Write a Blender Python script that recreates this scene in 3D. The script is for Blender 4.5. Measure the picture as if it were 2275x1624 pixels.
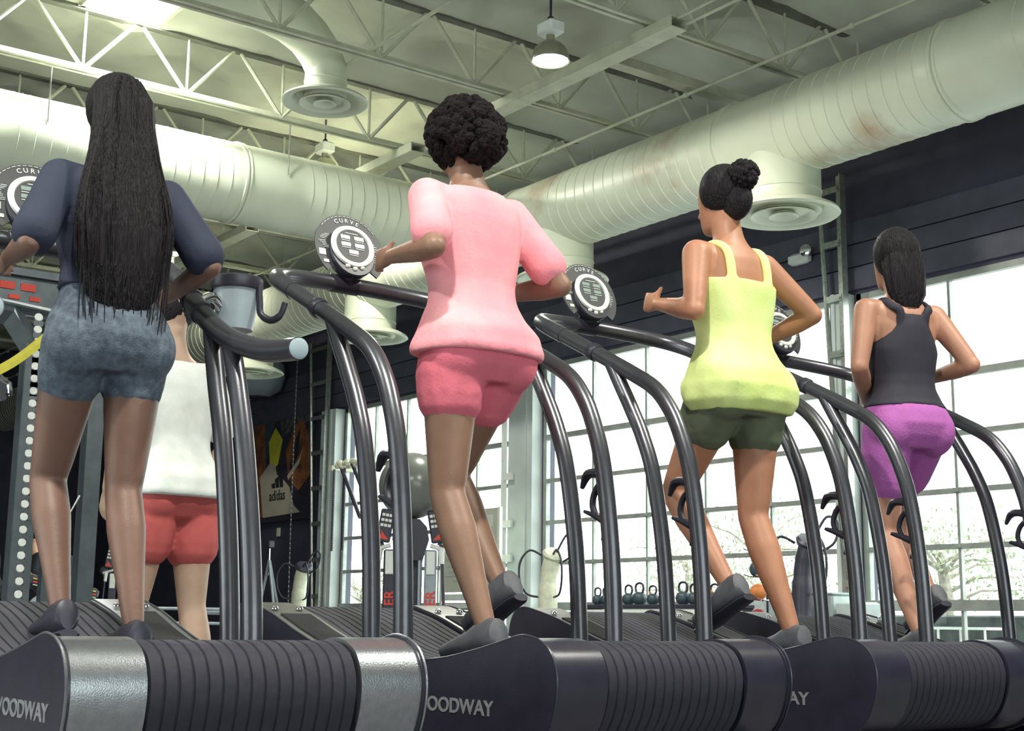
import bpy, math, random
from mathutils import Vector, Matrix, Euler, noise
R = math.radians
random.seed(4)
for o in list(bpy.data.objects): bpy.data.objects.remove(o)
SC = bpy.context.scene
COL = SC.collection

# ------------------------------------------------------------------ camera
CAM_H = 0.47
yaw, pit, rol = R(53.52), R(10.38), R(0.713)
Fw = Vector((-math.sin(yaw)*math.cos(pit), math.cos(yaw)*math.cos(pit), math.sin(pit)))
R0 = Vector((math.cos(yaw), math.sin(yaw), 0)); U0 = R0.cross(Fw)
Rt = R0*math.cos(rol)+U0*math.sin(rol); Up = -R0*math.sin(rol)+U0*math.cos(rol)
cd = bpy.data.cameras.new('camera'); cam = bpy.data.objects.new('camera', cd); COL.objects.link(cam)
cam.matrix_world = Matrix(((Rt.x, Up.x, -Fw.x, 0), (Rt.y, Up.y, -Fw.y, 0), (Rt.z, Up.z, -Fw.z, CAM_H), (0, 0, 0, 1)))
cd.sensor_width = 36; cd.sensor_fit = 'HORIZONTAL'; cd.lens = 3109/2275*36; cd.clip_end = 300; cd.clip_start = 0.05
SC.camera = cam

# ------------------------------------------------------------------ light
W = bpy.data.worlds.new('overcast_sky'); SC.world = W; W.use_nodes = True
bg = W.node_tree.nodes['Background']; bg.inputs[0].default_value = (0.93, 1.0, 0.97, 1); bg.inputs[1].default_value = 2.3
vs = SC.view_settings; vs.view_transform = 'Standard'; vs.look = 'None'; vs.gamma = 1; vs.use_curve_mapping = False
vs.exposure = 1.4

def area(name, loc, rot, sx, sy, power, color=(1, 1, 1), portal=False):
    l = bpy.data.lights.new(name, 'AREA'); l.shape = 'RECTANGLE'; l.size = sx; l.size_y = sy; l.energy = power; l.color = color
    if portal: l.cycles.is_portal = True
    o = bpy.data.objects.new(name, l); COL.objects.link(o); o.location = loc; o.rotation_euler = rot
    return o
for nm, x0, x1 in (('portal_a', -21.05, -16.1), ('portal_b', -15.45, -10.1), ('portal_c', -9.8, -3.9)):
    area(nm, ((x0+x1)/2, 12.12, 2.05), (R(-90), 0, 0), x1-x0, 4.0, 1, portal=True)
area('portal_d', (6.95, 1.0, 2.3), (0, R(90), 0), 3.9, 8.0, 1, portal=True)
area('portal_e', (-6, -6.95, 2.3), (R(90), 0, 0), 9.0, 3.9, 1, portal=True)

# ------------------------------------------------------------------ materials
MT = {}
def mat(name, col, rough=0.5, metal=0.0, var=0.08, scale=8.0, bump=0.0, bscale=60.0, col2=None, spec=0.5, stretch=None):
    if name in MT: return MT[name]
    m = bpy.data.materials.new(name); m.use_nodes = True; nt = m.node_tree; b = nt.nodes['Principled BSDF']
    b.inputs['Roughness'].default_value = rough; b.inputs['Metallic'].default_value = metal
    b.inputs['Specular IOR Level'].default_value = spec
    tc = nt.nodes.new('ShaderNodeTexCoord'); n = nt.nodes.new('ShaderNodeTexNoise'); n.inputs['Scale'].default_value = scale
    n.inputs['Detail'].default_value = 4
    src = tc.outputs['Object']
    if stretch:
        mp = nt.nodes.new('ShaderNodeMapping'); mp.inputs['Scale'].default_value = stretch
        nt.links.new(src, mp.inputs[0]); src = mp.outputs[0]
    nt.links.new(src, n.inputs['Vector'])
    r = nt.nodes.new('ShaderNodeValToRGB'); nt.links.new(n.outputs[0], r.inputs[0])
    c2 = col2 or tuple(c*(1-2*var) for c in col); c1 = col if col2 else tuple(min(1, c*(1+var)) for c in col)
    r.color_ramp.elements[0].position = 0.32; r.color_ramp.elements[1].position = 0.68
    r.color_ramp.elements[0].color = (*c2, 1); r.color_ramp.elements[1].color = (*c1, 1)
    nt.links.new(r.outputs[0], b.inputs['Base Color'])
    if bump:
        n2 = nt.nodes.new('ShaderNodeTexNoise'); n2.inputs['Scale'].default_value = bscale
        nt.links.new(src, n2.inputs['Vector'])
        bp = nt.nodes.new('ShaderNodeBump'); bp.inputs['Strength'].default_value = bump; bp.inputs['Distance'].default_value = 0.02
        nt.links.new(n2.outputs[0], bp.inputs['Height']); nt.links.new(bp.outputs[0], b.inputs['Normal'])
    MT[name] = m; return m
def emis(name, col, s):
    if name in MT: return MT[name]
    m = bpy.data.materials.new(name); m.use_nodes = True; nt = m.node_tree; b = nt.nodes['Principled BSDF']
    b.inputs['Base Color'].default_value = (*col, 1); b.inputs['Emission Color'].default_value = (*col, 1)
    b.inputs['Emission Strength'].default_value = s; MT[name] = m; return m
def glass_mat():
    m = bpy.data.materials.new('window_glass'); m.use_nodes = True; nt = m.node_tree; nt.nodes.clear()
    o = nt.nodes.new('ShaderNodeOutputMaterial'); t = nt.nodes.new('ShaderNodeBsdfTransparent'); g = nt.nodes.new('ShaderNodeBsdfGlossy')
    g.inputs['Roughness'].default_value = 0.03; t.inputs[0].default_value = (0.95, 0.98, 0.965, 1)
    mx = nt.nodes.new('ShaderNodeMixShader'); mx.inputs[0].default_value = 0.07
    nt.links.new(t.outputs[0], mx.inputs[1]); nt.links.new(g.outputs[0], mx.inputs[2]); nt.links.new(mx.outputs[0], o.inputs[0]); return m
def duct_mat():
    m = mat('duct_paint', (0.68, 0.71, 0.575), 0.42, 0.0, 0.04, 1.5, 0.02, 30)
    nt = m.node_tree; b = nt.nodes['Principled BSDF']; tc = [n for n in nt.nodes if n.type == 'TEX_COORD'][0]
    base = b.inputs['Base Color'].links[0].from_socket
    n = nt.nodes.new('ShaderNodeTexNoise'); n.inputs['Scale'].default_value = 0.9; n.inputs['Detail'].default_value = 7; n.inputs['Roughness'].default_value = 0.6
    nt.links.new(tc.outputs['Object'], n.inputs['Vector'])
    r = nt.nodes.new('ShaderNodeValToRGB'); r.color_ramp.elements[0].position = 0.60; r.color_ramp.elements[1].position = 0.74
    r.color_ramp.elements[0].color = (0, 0, 0, 1); r.color_ramp.elements[1].color = (0.75, 0.75, 0.75, 1)
    nt.links.new(n.outputs[0], r.inputs[0])
    mx = nt.nodes.new('ShaderNodeMix'); mx.data_type = 'RGBA'; nt.links.new(r.outputs[0], mx.inputs[0])
    nt.links.new(base, mx.inputs[6]); mx.inputs[7].default_value = (0.42, 0.25, 0.14, 1)
    nt.links.new(mx.outputs[2], b.inputs['Base Color']); return m
NAVY = (0.062, 0.060, 0.100)
m_wall = mat('navy_wall_paint', NAVY, 0.7, 0, 0.1, 3, 0.1, 12)
m_wall2 = mat('plank_wall_paint', (0.085, 0.085, 0.125), 0.55, 0, 0.1, 4, 0.1, 8)
m_floor = mat('rubber_floor', (0.20, 0.20, 0.21), 0.6, 0, 0.3, 90, 0.2, 200, col2=(0.12, 0.12, 0.13))
m_fabric = mat('insulation_fabric', (0.58, 0.59, 0.49), 0.6, 0, 0.1, 1.2, 0.8, 3.0, stretch=(1.2, 0.5, 1))
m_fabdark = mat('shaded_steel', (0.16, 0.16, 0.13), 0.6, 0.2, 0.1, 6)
m_steel = mat('painted_steel', (0.56, 0.57, 0.44), 0.45, 0, 0.08, 6)
m_duct = duct_mat()
m_alu = mat('aluminium_frame', (0.36, 0.38, 0.36), 0.4, 0.3, 0.1, 5)
m_col = mat('column_paint', (0.55, 0.60, 0.60), 0.5, 0, 0.06, 2)
m_track = mat('galvanised_track', (0.42, 0.45, 0.42), 0.35, 0.7, 0.12, 20)
m_glass = glass_mat()
m_tube = mat('gunmetal_tube', (0.10, 0.10, 0.12), 0.30, 0.65, 0.05, 30, 0.03, 400, spec=0.8)
m_black = mat('satin_black', (0.024, 0.022, 0.040), 0.34, 0.0, 0.08, 20, 0.03, 250)
m_plastic = mat('black_plastic', (0.030, 0.028, 0.046), 0.4, 0, 0.1, 20)
m_silver = mat('brushed_silver', (0.30, 0.31, 0.34), 0.33, 0.85, 0.05, 60, 0.08, 300)
m_belt = mat('belt_rubber', (0.030, 0.028, 0.043), 0.7, 0, 0.08, 60, 0.02, 300, spec=0.3)
m_plate = mat('side_deck_plate', (0.085, 0.085, 0.08), 0.42, 0.3, 0.08, 50)
m_grip = mat('grip_pad', (0.05, 0.045, 0.055), 0.85, 0, 0.3, 300, 0.9, 900)
m_chrome = mat('chrome', (0.75, 0.77, 0.78), 0.12, 1.0, 0.02, 10)
m_cup = mat('cup_grey', (0.32, 0.37, 0.42), 0.45, 0, 0.04, 20)
m_cap = mat('blue_grey_cap', (0.36, 0.44, 0.50), 0.5, 0, 0.03, 20)
m_shoe = mat('charcoal_shoe', (0.10, 0.10, 0.12), 0.6, 0, 0.1, 30)
m_white = mat('white_plastic', (0.78, 0.8, 0.78), 0.4, 0, 0.03, 20)
m_print = mat('white_print', (0.62, 0.65, 0.65), 0.5, 0, 0.02, 20)
m_logo = mat('grey_logo', (0.22, 0.22, 0.24), 0.5, 0, 0.02, 20)
m_clear = mat('smoked_plate', (0.055, 0.055, 0.062), 0.5, 0, 0.05, 20)
m_lcd = mat('lcd_grey', (0.30, 0.37, 0.35), 0.2, 0, 0.03, 20)
m_yellow = mat('caution_yellow', (0.72, 0.62, 0.12), 0.5, 0, 0.03, 20)
m_red = mat('red_print', (0.70, 0.06, 0.04), 0.5, 0, 0.05, 20)
m_grey = mat('grey_column', (0.33, 0.37, 0.42), 0.4, 0.3, 0.05, 20)
m_rack = mat('rack_steel', (0.12, 0.14, 0.16), 0.4, 0.5, 0.1, 10)
m_dark = mat('dark_machine', (0.045, 0.042, 0.065), 0.4, 0.1, 0.1, 10)
m_balld = mat('dark_ball', (0.045, 0.07, 0.09), 0.4, 0, 0.08, 20)
m_orange = mat('orange_ball', (0.62, 0.20, 0.05), 0.5, 0, 0.08, 20)
m_maroon = mat('maroon_ball', (0.25, 0.03, 0.05), 0.45, 0, 0.08, 20)
m_pinkb = mat('coral_ball', (0.75, 0.28, 0.24), 0.5, 0, 0.05, 20)
m_sball = mat('pearl_ball', (0.42, 0.40, 0.32), 0.25, 0.1, 0.05, 3)
m_sball2 = mat('grey_ball', (0.16, 0.17, 0.16), 0.25, 0.1, 0.05, 3)
m_board = mat('whiteboard_face', (0.60, 0.62, 0.52), 0.3, 0, 0.03, 3)
m_ink = mat('marker_ink', (0.30, 0.33, 0.36), 0.6, 0, 0.02, 3)
m_cream = mat('cream_shell', (0.62, 0.62, 0.48), 0.35, 0, 0.06, 20)
m_box = mat('grey_box', (0.55, 0.62, 0.62), 0.5, 0, 0.04, 8)
m_strap = mat('yellow_strap', (0.62, 0.55, 0.06), 0.6, 0, 0.05, 30)
m_skylt = emis('skylight_diffuser', (0.95, 1.0, 0.93), 9.0)
m_bulb = emis('lamp_lens', (0.93, 1.0, 0.90), 14.0)
m_lampm = mat('lamp_aluminium', (0.34, 0.34, 0.25), 0.35, 0.5, 0.08, 12)
m_leaf = mat('leaf', (0.62, 0.68, 0.48), 0.6, 0, 0.3, 3, col2=(0.30, 0.36, 0.22))
m_bark = mat('bark', (0.42, 0.38, 0.33), 0.8, 0, 0.2, 12)
m_ground = mat('asphalt', (0.42, 0.44, 0.42), 0.9, 0, 0.1, 3)
m_gwall = mat('garden_wall', (0.10, 0.11, 0.11), 0.9, 0, 0.2, 6, 0.3, 10)

# ------------------------------------------------------------------ helpers
ORG = {}
class M:
    def __init__(s): s.v = []; s.f = []
    def add(s, v, f):
        o = len(s.v); s.v += [tuple(p) for p in v]; s.f += [tuple(i+o for i in q) for q in f]; return s
    def box(s, c, d, rot=None):
        c = Vector(c); h = Vector(d)/2; v = []
        for z in (-1, 1):
            for y in (-1, 1):
                for x in (-1, 1):
                    p = Vector((x*h.x, y*h.y, z*h.z))
                    if rot is not None: p = rot @ p
                    v.append(c+p)
        return s.add(v, [(0, 2, 3, 1), (4, 5, 7, 6), (0, 1, 5, 4), (2, 6, 7, 3), (0, 4, 6, 2), (1, 3, 7, 5)])
    def rbox(s, c, d, b=0.01, rot=None):
        # box with bevelled vertical and horizontal edges
        c = Vector(c); h = Vector(d)/2; rings = []
        for z, k in ((-h.z, b), (-h.z+b, 0), (h.z-b, 0), (h.z, b)):
            x, y = h.x-k, h.y-k; e = b
            pts = [(x, y-e), (x-e, y), (-x+e, y), (-x, y-e), (-x, -y+e), (-x+e, -y), (x-e, -y), (x, -y+e)]
            ring = [Vector((p[0], p[1], z)) for p in pts]
            if rot is not None: ring = [rot @ p for p in ring]
            rings.append([c+p for p in ring])
        return s.loft(rings)
    def loft(s, rings, cap=True, closed=False):
        n = len(rings[0]); v = [p for r in rings for p in r]; f = []
        m = len(rings)
        for i in range(m if closed else m-1):
            j = (i+1) % m
            for k in range(n):
                l = (k+1) % n; f.append((i*n+k, i*n+l, j*n+l, j*n+k))
        if cap and not closed: f.append(tuple(reversed(range(n)))); f.append(tuple((m-1)*n+k for k in range(n)))
        return s.add(v, f)
    def tube(s, pts, r, seg=16, cap=True, flat=1.0, upv=None):
        pts = [Vector(p) for p in pts]; n = len(pts)
        rr = r if isinstance(r, (list, tuple)) else [r]*n
        rings = []; prev = None
        for i, p in enumerate(pts):
            t = ((pts[i+1]-p).normalized() if i < n-1 else Vector()) + ((p-pts[i-1]).normalized() if i else Vector())
            t = t.normalized() if t.length > 1e-6 else Vector((0, 0, 1))
            if prev is None:
                a = Vector(upv) if upv else (Vector((0, 0, 1)) if abs(t.z) < 0.9 else Vector((1, 0, 0)))
            else: a = prev
            x = (a-t*a.dot(t)).normalized(); prev = x; y = t.cross(x)
            rings.append([p+x*math.cos(2*math.pi*k/seg)*rr[i]*flat+y*math.sin(2*math.pi*k/seg)*rr[i] for k in range(seg)])
        return s.loft(rings, cap)
    def lathe(s, prof, c, axis=(0, 0, 1), seg=32, cap=True):
        ax = Vector(axis).normalized(); a = Vector((1, 0, 0)) if abs(ax.x) < 0.9 else Vector((0, 1, 0))
        x = (a-ax*a.dot(ax)).normalized(); y = ax.cross(x); c = Vector(c)
        return s.loft([[c+ax*h+(x*math.cos(2*math.pi*k/seg)+y*math.sin(2*math.pi*k/seg))*max(r, 1e-4) for k in range(seg)] for r, h in prof], cap)
    def sph(s, c, r, seg=24, rings=14):
        r = Vector(r) if isinstance(r, (tuple, list)) else Vector((r, r, r)); c = Vector(c); rg = []
        for i in range(rings+1):
            a = -math.pi/2+math.pi*i/rings; cr = max(math.cos(a), 1e-3)
            rg.append([c+Vector((r.x*cr*math.cos(2*math.pi*k/seg), r.y*cr*math.sin(2*math.pi*k/seg), r.z*math.sin(a))) for k in range(seg)])
        return s.loft(rg)
    def ext(s, poly, y0, y1):   # polygon in XZ extruded along Y
        n = len(poly); v = [(p[0], y0, p[1]) for p in poly]+[(p[0], y1, p[1]) for p in poly]
        f = [(k, (k+1) % n, n+(k+1) % n, n+k) for k in range(n)]
        f += [tuple(reversed(range(n))), tuple(range(n, 2*n))]
        return s.add(v, f)
    def xf(s, mtx): s.v = [tuple(mtx @ Vector(p)) for p in s.v]; return s
    def obj(s, name, m, parent=None, smooth=40):
        me = bpy.data.meshes.new(name)
        o0 = ORG[parent.name] if parent else Vector((0, 0, 0))
        me.from_pydata([tuple(Vector(p)-o0) for p in s.v], [], s.f); me.validate(); me.materials.append(m)
        if smooth:
            me.polygons.foreach_set('use_smooth', [True]*len(me.polygons)); me.update()
            me.set_sharp_from_angle(angle=R(smooth))
        o = bpy.data.objects.new(name, me); COL.objects.link(o); ORG[o.name] = o0
        if parent: o.parent = parent
        return o
def tag(o, label, cat, group=None):
    o['label'] = label; o['category'] = cat
    if group: o['group'] = group
    return o
def thing(name, label, cat, loc, group=None):
    o = bpy.data.objects.new(name, None); o.empty_display_size = 0.1; COL.objects.link(o); o.location = loc
    ORG[o.name] = Vector(loc); return tag(o, label, cat, group)
def struct(name, mb, m, smooth=40):
    o = mb.obj(name, m, None, smooth); o['kind'] = 'structure'; return o
def kids(o): return [c for c in KIDS.get(o.name, [])]
def dup(o, loc=None, label=None, parent=None):
    c = o.copy(); COL.objects.link(c)
    if parent: c.parent = parent
    if loc is not None: c.location = loc
    if label: c['label'] = label
    for ch in list(o.children): dup(ch, parent=c)
    return c
def text(body, size, name, m, parent, org, xdir, ydir, align='LEFT', ext=0.0008, bold=0.0, sx=1.0):
    cu = bpy.data.curves.new('t', 'FONT'); cu.body = body; cu.size = size; cu.align_x = align; cu.extrude = ext; cu.offset = bold
    t = bpy.data.objects.new('t', cu); COL.objects.link(t)
    dg = bpy.context.evaluated_depsgraph_get(); me = bpy.data.meshes.new_from_object(t.evaluated_get(dg))
    bpy.data.objects.remove(t); bpy.data.curves.remove(cu)
    X = Vector(xdir).normalized()*sx; Y = Vector(ydir).normalized(); Z = Vector(xdir).normalized().cross(Y)
    mb = M(); v = [Vector(org)+X*p.co.x+Y*p.co.y+Z*p.co.z for p in me.vertices]
    mb.add(v, [tuple(p.vertices) for p in me.polygons]); bpy.data.meshes.remove(me)
    return mb.obj(name, m, parent, 0)
def catm(pts, n=6):
    P = [Vector(p) for p in pts]; out = []
    for i in range(len(P)-1):
        a = P[max(i-1, 0)]; b = P[i]; c = P[i+1]; d = P[min(i+2, len(P)-1)]
        for k in range(n):
            t = k/n; out.append(0.5*((2*b)+(c-a)*t+(2*a-5*b+4*c-d)*t*t+(3*b-a-3*c+d)*t**3))
    out.append(P[-1]); return out

# ------------------------------------------------------------------ room shell
WY = 12.0; XE = -34.0; XB = 7.0; YL = -7.0; ZC = 6.62
struct('floor', M().box(((XE+XB)/2, (YL+WY)/2, -0.1), (XB-XE, WY-YL, 0.2)), m_floor, 0)
HEAD = 4.07
BAYS = ((-21.05, -16.1), (-15.45, -10.12), (-9.85, -3.9))
mw = M()
mw.box(((XE+XB)/2, WY+0.1, (HEAD+7.2)/2), (XB-XE, 0.2, 7.2-HEAD))
for a, b in ((XE, -21.05), (-16.1, -15.45), (-10.12, -9.85), (-3.9, XB)):
    mw.box(((a+b)/2, WY+0.1, HEAD/2), (b-a, 0.2, HEAD))
struct('wall_right', mw, m_wall, 0)
mw = M().box((XE-0.1, (YL+WY)/2, 3.6), (0.2, WY-YL, 7.2)); struct('wall_end', mw, m_wall, 0)
mw = M(); mw.box(((XE-10.5)/2, YL-0.1, 3.6), (-10.5-XE, 0.2, 7.2)); mw.box((2.75, YL-0.1, 3.6), (8.5, 0.2, 7.2)); mw.box((-6, YL-0.1, 5.75), (9, 0.2, 2.9))
mw.box((-6, YL-0.1, 0.2), (9, 0.2, 0.4)); struct('wall_left', mw, m_wall, 0)
mw = M(); mw.box((XB+0.1, -5, 3.6), (0.2, 4, 7.2)); mw.box((XB+0.1, 8.5, 3.6), (0.2, 7, 7.2)); mw.box((XB+0.1, 1, 5.75), (0.2, 8, 2.9)); mw.box((XB+0.1, 1, 0.2), (0.2, 8, 0.4))
struct('wall_back', mw, m_wall, 0)
for nm, c, d in (('window_4', (XB+0.05, 1, 2.3), (0.02, 8, 3.9)), ('window_5', (-6, YL-0.05, 2.3), (9, 0.02, 3.9))):
    f = M()
    for k in range(6):
        t = -0.5+k/5
        f.box((c[0]+(d[0]*t if d[0] > 1 else 0), c[1]+(d[1]*t if d[1] > 1 else 0), c[2]), (0.08, 0.08, d[2]))
    for z in (-0.5, 0.1, 0.5): f.box((c[0], c[1], c[2]+d[2]*z*0.98), (max(d[0], 0.08), max(d[1], 0.08), 0.08))
    o = struct(nm, f, m_alu, 0); M().box(c, d).obj('pane', m_glass, o, 0)
# plank band above the windows
mb = M()
for k in range(3): mb.box(((XE+XB)/2, WY-0.03, HEAD+0.17+0.26*k), (XB-XE, 0.05, 0.245))
struct('trim_1', mb, m_wall2, 0)
# steel columns
for i, x in enumerate((-15.77, -9.98, -21.35)):
    w = (0.56, 0.2, 0.5)[i]; mb = M()
    mb.box((x, WY-0.16, HEAD/2), (w, 0.04, HEAD)); mb.box((x-w/2+0.03, WY-0.07, HEAD/2), (0.06, 0.14, HEAD)); mb.box((x+w/2-0.03, WY-0.07, HEAD/2), (0.06, 0.14, HEAD))
    mb.box((x+w/2-0.14, WY-0.19, HEAD/2), (0.05, 0.03, HEAD))
    struct('trim_%d' % (i+2), mb, m_col, 0)
# sectional glass doors
RAILS = (3.02, 2.41, 1.83, 1.27)
for i, (a, b) in enumerate(BAYS):
    fr = M(); y = WY+0.03
    fr.box(((a+b)/2, y, HEAD-0.035), (b-a, 0.07, 0.07)); fr.box(((a+b)/2, y, 0.05), (b-a, 0.07, 0.1))
    for z in RAILS: fr.box(((a+b)/2, y, z), (b-a, 0.06, 0.075 if z > 3 else 0.055))
    fr.box(((a+b)/2, y-0.01, 0.685), (b-a, 0.08, 0.11))
    for x in (a+0.03, b-0.03): fr.box((x, y, HEAD/2), (0.07, 0.07, HEAD))
    n = 5; w = (b-a)/n
    for k in range(1, n): fr.box((a+w*k, y, HEAD/2), (0.032, 0.05, HEAD))
    for k in range(1, n):
        for z in RAILS: fr.box((a+w*k, y-0.045, z), (0.05, 0.03, 0.03))
    o = struct('window_%d' % (i+1), fr, m_alu, 0)
    M().box(((a+b)/2, y+0.01, HEAD/2), (b-a-0.1, 0.006, HEAD-0.1)).obj('pane', m_glass, o, 0)

# ceiling of draped insulation fabric
JX = [-2.66-2.14*k for k in range(15)]   # truss lines
JX = [-0.38, -2.5, -4.66, -6.85, -9.08, -11.33, -13.46, -15.6, -17.74, -19.9, -22.0, -24.2, -26.3, -28.5, -30.6, -32.7]
def ceil_z(x, y):
    p = (x+13.46)/2.15; a = abs(math.sin(math.pi*p))*min(1, max(0, (11.2-y)/1.5)); q = (y-5.05)/2.24; b = abs(math.sin(math.pi*q))
    z = 6.556+0.15*a**0.7 + 0.20*b**0.5*a
    z += a*(0.22*(noise.noise(Vector((x*0.9, y*1.3, 0)))) + 0.13*noise.noise(Vector((x*2.5, y*2.1, 3)))) + 0.015*noise.noise(Vector((x*7, y*5, 9)))
    return max(z, 6.552)
SKY = (-13.41, -12.74, 4.41, 5.22)
mb = M(); nx, ny = 400, 190; vv = []; ff = []
for i in range(nx+1):
    for j in range(ny+1):
        x = XE+(XB-XE)*i/nx; y = YL+(WY-YL)*j/ny; vv.append((x, y, ceil_z(x, y)))
for i in range(nx):
    for j in range(ny):
        x = XE+(XB-XE)*(i+.5)/nx; y = YL+(WY-YL)*(j+.5)/ny
        if SKY[0] < x < SKY[1] and SKY[2] < y < SKY[3]: continue
        a = i*(ny+1)+j; ff.append((a, a+1, a+ny+2, a+ny+1))
mb.add(vv, ff); struct('ceiling', mb, m_fabric, 60)
struct('trim_5', M().box(((XE+XB)/2, (YL+WY)/2, 7.5), (XB-XE+.4, WY-YL+.4, 0.1)), m_wall, 0)
t = thing('skylight', 'glowing white rectangular skylight set in the draped ceiling, top left', 'skylight', ((SKY[0]+SKY[1])/2, (SKY[2]+SKY[3])/2, 6.72))
cx, cy = (SKY[0]+SKY[1])/2, (SKY[2]+SKY[3])/2; lx, ly = SKY[1]-SKY[0], SKY[3]-SKY[2]
M().box((cx, cy, 6.66), (lx, ly, 0.02)).obj('diffuser', m_skylt, t, 0)
fr = M()
for dx, dy, sx, sy in ((lx/2, 0, 0.05, ly+0.1), (-lx/2, 0, 0.05, ly+0.1), (0, ly/2, lx+0.1, 0.05), (0, -ly/2, lx+0.1, 0.05)): fr.box((cx+dx, cy+dy, 6.70), (sx, sy, 0.22))
fr.obj('frame', m_steel, t, 0)
area('skylight_daylight', (cx, cy, 6.60), (0, 0, 0), lx*0.95, ly*0.95, 110, (0.97, 1, 0.93))

# ------------------------------------------------------------------ roof trusses
TL = {0: ('roof truss of white steel overhead behind the camera'),}
tlabels = {-4.66: 'white open-web roof truss over the rear drums, mostly above view', -6.85: 'white open-web roof truss crossing just above the upper right corner',
 -9.08: 'pale open-web roof truss right of the dome lamp, ending at the right duct', -11.33: 'white open-web roof truss running under the elbow duct, middle of the ceiling',
 -13.46: 'brightly lit open-web roof truss beside the skylight, in front of the left duct', -15.6: 'roof truss just behind the left duct, glimpsed under it',
 -17.74: 'second roof truss behind the left duct', -19.9: 'third roof truss behind the left duct, above the cup holder', -22.0: 'fourth roof truss behind the left duct',
 -24.2: 'fifth roof truss behind the left duct', -26.3: 'sixth roof truss behind the left duct', -28.5: 'seventh roof truss behind the left duct'}
for x in JX:
    if x not in tlabels: continue
    t = thing('roof_truss', tlabels[x], 'roof truss', (x, 2.5, 5.9), 'white steel roof trusses')
    y0, y1 = -6.9, 11.9
    c = M()
    for dx in (-0.035, 0.035):
        c.box((x+dx, (y0+y1)/2, 5.925), (0.05, y1-y0, 0.010)); c.box((x+dx*0.35, (y0+y1)/2, 5.955), (0.008, y1-y0, 0.07))
    c.obj('bottom_chord', m_steel, t, 0)
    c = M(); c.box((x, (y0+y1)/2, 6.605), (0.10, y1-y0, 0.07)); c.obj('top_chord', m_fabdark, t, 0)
    w = M(); k = -10
    while True:
        yb = 4.47+1.125*k; k += 1
        if yb < y0+0.6: continue
        if yb > y1-0.6: break
        w.tube([(x, yb, 5.95), (x, yb, 6.57)], 0.014, 6)
        w.tube([(x, yb, 5.95), (x, yb-0.52, 6.57)], 0.022, 8); w.tube([(x, yb, 5.95), (x, yb+0.52, 6.57)], 0.022, 8)
        w.box((x, yb, 5.955), (0.02, 0.1, 0.05))
    w.obj('web', m_steel, t)

# ------------------------------------------------------------------ ducts
def duct_mesh(p0, p1, r, pitch=0.165, joints=(), seg=56):
    p0 = Vector(p0); p1 = Vector(p1); L = (p1-p0).length; ax = (p1-p0).normalized(); pr = []
    h = 0
    while h < L:
        big = any(abs(h-j) < pitch*0.5 for j in joints)
        smooth_zone = any(0 < h-j < 0.75 for j in joints)
        if big: pr += [(r, h), (r+0.016, h+0.006), (r+0.016, h+0.03), (r-0.004, h+0.04), (r-0.004, h+0.05), (r+0.012, h+0.056), (r+0.012, h+0.075), (r, h+0.085)]
        elif smooth_zone: pr += [(r, h)]
        else: pr += [(r, h), (r+0.004, h+0.008), (r-0.003, h+0.016), (r, h+0.022)]
        h += pitch
    pr.append((r, L)); return M().lathe(pr, p0, ax, seg)
ZD = 5.26
t = thing('spiral_duct', 'large cream spiral duct along the window wall, running to the upper right', 'duct', (-14, 10, ZD), 'spiral ventilation ducts')
duct_mesh((-33.9, 10.0, ZD), (2, 10.0, ZD), 0.45, joints=(10.2, 13.0, 17.2, 20.7, 24.3, 26.9, 28.0)).obj('duct_body', m_duct, t)
t2 = thing('spiral_duct', 'large cream spiral duct crossing from the left edge to the window-wall duct', 'duct', (-14.05, 3, ZD+0.02), 'spiral ventilation ducts')
duct_mesh((-14.05, -6.8, ZD+0.03), (-14.05, 9.75, ZD+0.03), 0.45, joints=(9.9, 13.25)).obj('duct_body', m_duct, t2)
st = M()
for y in (1.5, 4.2, 6.9): st.tube([(-14.05-0.46, y, ZD+0.1), (-14.05-0.46, y, 5.95)], 0.008, 6); st.tube([(-14.05+0.46, y, ZD+0.1), (-14.05+0.46, y, 5.95)], 0.008, 6)
st.obj('hanger_rods', m_track, t2)
def diffuser_parts(t, c, rn, rd, neck_top, mat_=None):
    x, y, z = c
    M().lathe([(rn, z+0.04), (rn+0.008, z+0.10), (rn, z+0.11), (rn, z+0.22), (rn+0.008, z+0.225), (rn, z+0.235), (rn, neck_top)], (x, y, 0), seg=48).obj('neck', m_duct, t)
    k = rd/0.56
    M().lathe([(rn-0.02, z+0.13*k), (rn, z+0.115*k), (rd*0.8, z+0.095*k), (rd*0.97, z+0.045*k), (rd, z+0.015*k), (rd*0.96, z), (rd*0.86, z+0.012*k), (rd*0.70, z+0.075*k), (rd*0.63, z+0.12*k), (rn-0.05, z+0.13*k)], (x, y, 0), seg=64, cap=False).obj('outer_ring', m_duct, t)
    M().lathe([(rd*0.59, z+0.0), (rd*0.585, z-0.012), (rd*0.55, z-0.004), (rd*0.42, z+0.055*k), (rd*0.33, z+0.09*k), (rd*0.33, z+0.10*k), (rd*0.44, z+0.065*k), (rd*0.57, z+0.012*k)], (x, y, 0), seg=56, cap=False).obj('middle_ring', m_duct, t)
    M().lathe([(rd*0.27, z-0.004), (rd*0.265, z-0.014), (rd*0.24, z-0.008), (rd*0.10, z+0.03*k), (0.0, z+0.04*k), (0.0, z+0.06*k), (rd*0.15, z+0.05*k), (rd*0.26, z+0.004)], (x, y, 0), seg=40, cap=False).obj('inner_cone', m_duct, t)
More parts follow.
